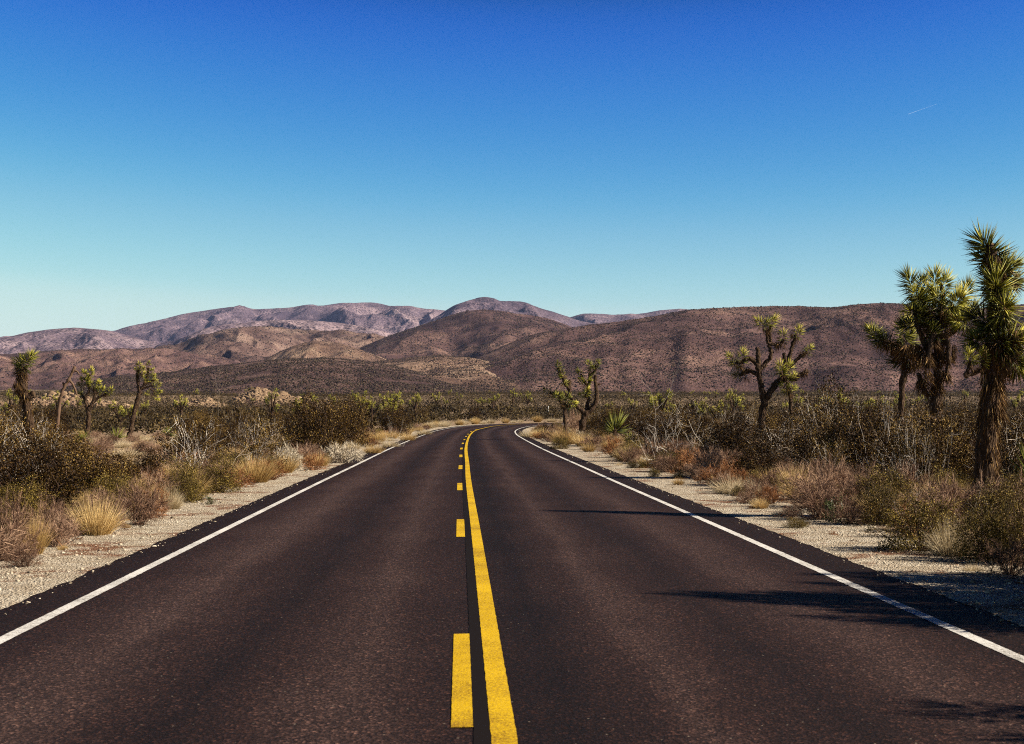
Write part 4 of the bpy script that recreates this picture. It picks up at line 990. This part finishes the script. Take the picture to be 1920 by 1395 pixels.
put('gappy', 1580, 862, 150, 130, 'tall thin dark bush rising above the scrub right of the candelabra tree', 52)
put('creosote', 1120, 836, 40, 60, 'brown bush between the forked Joshua tree and the yucca')
put('mauve', 1075, 822, 50, 46, 'grey twig mass behind the trunk of the forked Joshua tree', 98)
put('creosote', 1030, 816, 26, 46, 'dark low bush hiding the road left of the forked Joshua tree', 112)

put('gappy', 1735, 905, 140, 150, 'tall open dark bush in front of the many-headed trunk', 35)
put('gappy', 1520, 880, 125, 140, 'tall open brown bush right of the candelabra tree', 56)

# the rest of the scrub: fill by side and kind
RG = dict(creosote=('dark brown-green bush in the thick scrub {}', 'dark bushes in the scrub {}'), gappy=('dark bush with pale twigs in the thick scrub {}', 'twiggy bushes in the scrub {}'),
          olive=('olive bush in the scrub {}', 'olive bushes in the scrub {}'), straw=('straw-coloured grass tuft among the scrub {}', 'straw tufts in the scrub {}'), pale=('pale grass tuft among the scrub {}', 'pale tufts in the scrub {}'),
          rust=('rust-brown weed among the scrub {}', 'rusty weeds in the scrub {}'), mauve=('purplish dry twiggy bush among the scrub {}', 'dry twiggy bushes in the scrub {}'), silver=('silver-grey bush among the scrub {}', 'silver bushes in the scrub {}'),
          bare=('bare grey branches among the scrub {}', 'bare branches in the scrub {}'), yucca=('spiky green yucca among the scrub {}', 'yuccas in the scrub {}'), green=('green plant among the scrub {}', 'green plants in the scrub {}'))
def fill(n, y0, y1, lat0, lat1, kinds, probs, smin, smax, gap, side, where, tries=40):
    done = 0; cnt = 0
    while done < n and cnt < n * tries:
        cnt += 1
        y = y0 + (y1 - y0) * rng.random() ** .8; cx = np.interp(y, RC[:1000, 1], RC[:1000, 0]); x = cx + side * rng.uniform(lat0, lat1)
        if abs(x) > y * .37 + 2.5: continue
        l = float(lat_of(np.array([x]), np.array([y]))[0])
        if abs(l) < lat0 - .2: continue
        s = rng.uniform(smin, smax)
        if any((x - a) ** 2 + (y - b) ** 2 < (gap * (s + c) / 2) ** 2 for a, b, c in SITES): continue
        kd = kinds[int(np.searchsorted(np.cumsum(probs), rng.random() * sum(probs)))]
        if kd in ('creosote', 'gappy', 'bare') and y > 38 and -.30 < x / y < -.222: kd = ('pale', 'mauve', 'straw')[int(rng.integers(3))]; s = min(s, .75)
        lab, grp = RG[kd]; plant(kd, x, y, s, lab.format(where), grp.format(where)); done += 1
LW, RW = 'left of the road', 'right of the road'
for side, wh, vl in ((-1, LW, 5.3), (1, RW, 5.65)):
    fill(140, 13, 60, vl - .1, vl + 3.2, ['mauve', 'straw', 'rust', 'pale', 'olive'], [.36, .2, .18, .1, .16], .45, 1.05, .48, side, wh)
    fill(60, 55, 150, vl - .5, vl + 2.6, ['mauve', 'straw', 'rust', 'pale', 'silver', 'olive'], [.28, .3, .14, .14, .06, .08], .6, 1.1, .7, side, wh)
    fill(85, 16, 56, vl + 2.2, 24, ['creosote', 'gappy', 'mauve', 'bare', 'rust', 'straw', 'pale', 'yucca'], [.26, .2, .26, .05, .07, .07, .07, .02], .5, 1.15, .8, side, wh)
    fill(75, 45, 110, vl + 2.2, 42, ['creosote', 'gappy', 'bare', 'yucca', 'mauve', 'pale'], [.42, .25, .03, .04, .14, .12], .7, 1.3, 1.05, side, wh)
    fill(50, 105, 190, vl + 2.5, 70, ['creosote', 'gappy', 'yucca', 'pale'], [.65, .22, .05, .08], .9, 1.4, 1.3, side, wh)

def seedlings(n, side, wh, l0, l1):
    for i in range(n):
        y = 11 + 40 * rng.random() ** 1.3; cx = np.interp(y, RC[:1000, 1], RC[:1000, 0]); x = cx + side * (l1 - (l1 - l0) * rng.random() ** 1.6)
        kd = ('rust', 'pale', 'olive', 'mauve', 'straw')[int(rng.integers(5))]; nm = {'rust': 'rusty', 'pale': 'pale', 'olive': 'olive', 'mauve': 'dull purple', 'straw': 'straw-coloured'}[kd]
        plant(kd, x, y, rng.uniform(.14, .4), f'tiny {nm} tuft at the edge of the gravel {wh}', f'tiny {nm} tufts on the gravel {wh}')
seedlings(26, -1, LW, 5.0, 6.0); seedlings(60, 1, RW, 5.0, 6.6)

# beyond: scrub that reads as one mass
M['far_scrub'] = plant_mat('far_scrub_leaf', [(0, (.018, .013, .005)), (.45, (.055, .038, .014)), (.7, (.10, .075, .028)), (.88, (.17, .12, .05)), (1, (.27, .2, .1))], .7, .15, 0)
def scrub_mass(n, f, sz, lq, seed):
    rng = np.random.default_rng(seed); XY = []
    while len(XY) < n:
        y = f[0] + (f[1] - f[0]) * rng.random(n) ** .75; x = y * rng.uniform(-.375, .375, n)
        l = np.full(n, 99.); c = y < 280; l[c] = lat_of(x[c], y[c])
        ok = (np.abs(l) > 9) & (fbm(x / 25, y / 40, 2, 5) > -.45)
        XY += list(zip(x[ok], y[ok]))
    XY = np.array(XY[:n]); S = sz * rng.lognormal(0, .3, n); Z = ground(XY[:, 0], XY[:, 1])
    k = lq; v = unit(rng.normal(size=(n, k, 3))); v[..., 2] = np.abs(v[..., 2]) * 1.25; rr = S[:, None, None] * rng.uniform(.45, 1.05, (n, k, 1))
    P = (v * rr + np.stack([XY[:, 0], XY[:, 1], Z], 1)[:, None]).reshape(-1, 3); tone = np.clip(rng.beta(1.6, 3.2, n)[:, None] + rng.normal(0, .1, (n, k)), 0, 1).ravel()
    m_ = MB(); ls = np.repeat(S, k) * .27
    leaves(m_, P, unit(v.reshape(-1, 3) + rng.normal(0, .6, (n * k, 3))), ls, ls * .55, rng, tone); return m_
a = scrub_mass(5200, (110, 330), .72, 70, 1)
tag(a.build('scrub', M['far_scrub']), 'brown-olive scrub covering the plain beyond the nearer bushes', 'scrub', kind='stuff')
a = scrub_mass(60000, (320, 1150), .95, 14, 2)
tag(a.build('far_scrub', M['far_scrub']), 'thin band of far scrub along the foot of the hills', 'scrub', kind='stuff')

for x, y, s in ((6.9, 11.9, 1.45), (7.2, 13.1, 1.5), (7.5, 14.3, 1.45), (8.6, 12.7, 1.6), (7.0, 12.5, 1.3)):
    plant('dense', x, y, s, 'dark bush past the right edge shading the gravel verge', 'bushes past the right edge')
# low dry grass between the bushes
rng = np.random.default_rng(66); m_ = MB(); nn = 60000
y = 11 + 110 * rng.random(nn) ** 1.6; cx = np.interp(y, RC[:1000, 1], RC[:1000, 0]); sd = np.where(rng.random(nn) < .5, -1, 1); lt = np.where(sd < 0, 5.7, 6.4) + 18 * rng.random(nn) ** 1.7
x = cx + sd * lt; ok = (np.abs(x) < y * .37 + 2) & (fbm(x * .7, y * .35, 3, 19) + .5 * (lt > 7.2) > .1 * rng.normal(size=nn)); x, y, lt, sd = x[ok], y[ok], lt[ok], sd[ok]; nn = len(x)
D = rng.normal(size=(nn, 3)) * [.5, .5, .1] + [0, 0, 1]
blades(m_, np.stack([x, y, ground(x, y, sd * lt) - .01], 1), D, rng.uniform(.10, .34, nn) * np.clip((lt - 5.2) / 2, .35, 1), .006 + y * .00012, rng, .3, np.clip(.5 + .5 * noise(x * .8, y * .5, 4) + rng.normal(0, .15, nn), 0, 1), 2, .2)
M['dry_grass'] = plant_mat('dry_grass_mix', [(0, (.07, .035, .022)), (.35, (.20, .12, .08)), (.65, (.34, .24, .11)), (1, (.58, .47, .25))], .7, .2, 0)
tag(m_.build('dry_grass', M['dry_grass']), 'low dry grass covering the sand between the bushes', 'grass', kind='stuff')
# pale grass along the outside of the bend
for i, s_ in enumerate(np.linspace(s_at(150), s_at(150) + 75, 34)):
    lt = -rng.uniform(5.2, 6.6); x = np.interp(s_, RS, RC[:, 0]) + np.interp(s_, RS, RN[:, 0]) * lt; y = np.interp(s_, RS, RC[:, 1]) + np.interp(s_, RS, RN[:, 1]) * lt
    plant('pale' if i % 3 else 'straw', x, y, rng.uniform(1.0, 1.7), 'pale yellow grass lining the outside of the far bend', 'grass along the outside of the bend')

# dry litter and pebbles on the verges
rng = np.random.default_rng(55); m_ = MB()
for side, l0, l1, n in ((-1, 4.0, 6.1, 9000), (1, 4.05, 6.8, 12000)):
    y = 9 + 60 * rng.random(n) ** 1.8; cx = np.interp(y, RC[:1000, 1], RC[:1000, 0]); lt = l0 + (l1 - l0) * rng.beta(1.6, 1.2, n); x = cx + side * lt
    s = .007 * rng.lognormal(0, .5, n); lumps(m_, np.stack([x, y, ground(x, y, side * lt) + .016 + .05 * np.clip((4.6 - lt) / .4, 0, 1)], 1), s, rng, .6)
M['pebble'] = plant_mat('pebble_stone', [(0, (.12, .10, .08)), (.5, (.40, .35, .28)), (1, (.66, .61, .53))], .9, .1, 0)
tag(m_.build('gravel', M['pebble']), 'loose pale pebbles scattered on both road verges', 'gravel', kind='stuff')
m_ = MB()
for side, l0, l1, n in ((-1, 5.2, 8, 2500), (1, 4.9, 9, 6500)):
    y = 10 + 60 * rng.random(n) ** 1.5; cx = np.interp(y, RC[:1000, 1], RC[:1000, 0]); lt = rng.uniform(l0, l1, n); x = cx + side * lt
    ok = fbm(x * .9, y * .5, 3, 9) > 0.0; x, y, lt = x[ok], y[ok], lt[ok]; nn = len(x)
    P = np.stack([x, y, ground(x, y, side * lt) + .03], 1); D = rng.normal(size=(nn, 3)) * [1, 1, .25]
    blades(m_, P, D, rng.uniform(.05, .22, nn), .008, rng, 0, rng.beta(2, 2, nn), 1)
tag(m_.build('litter', M['rust']), 'reddish dry twigs and leaf litter strewn on the verges', 'litter', kind='stuff')

# the marker post on the outside of the bend
dp = 262.0; pp = at(1028, 781, dp); gzp = gz(pp[0], dp); root = empty('marker_post', (pp[0], dp, gzp)); tag(root, 'slim white roadside marker post standing beyond the road bend', 'marker post')
m_ = MB(); tube(m_, [(0, 0, -.1), (0, 0, .6), (0, 0, 1.3)], [.075, .075, .07], 8); M['post'], _n, _b = nodes('white_plastic', .5, .3); _b.inputs["Base Color"].default_value = (.72, .74, .74, 1)
m_.build('post', M['post'], root); m_ = MB(); M['reflector'], _n, _b = nodes('dark_reflector', .3, .5); _b.inputs["Base Color"].default_value = (.03, .03, .035, 1)
tube(m_, [(0, 0, 1.02), (0, 0, 1.16)], [.08, .08], 8); m_.build('reflector', M['reflector'], root)
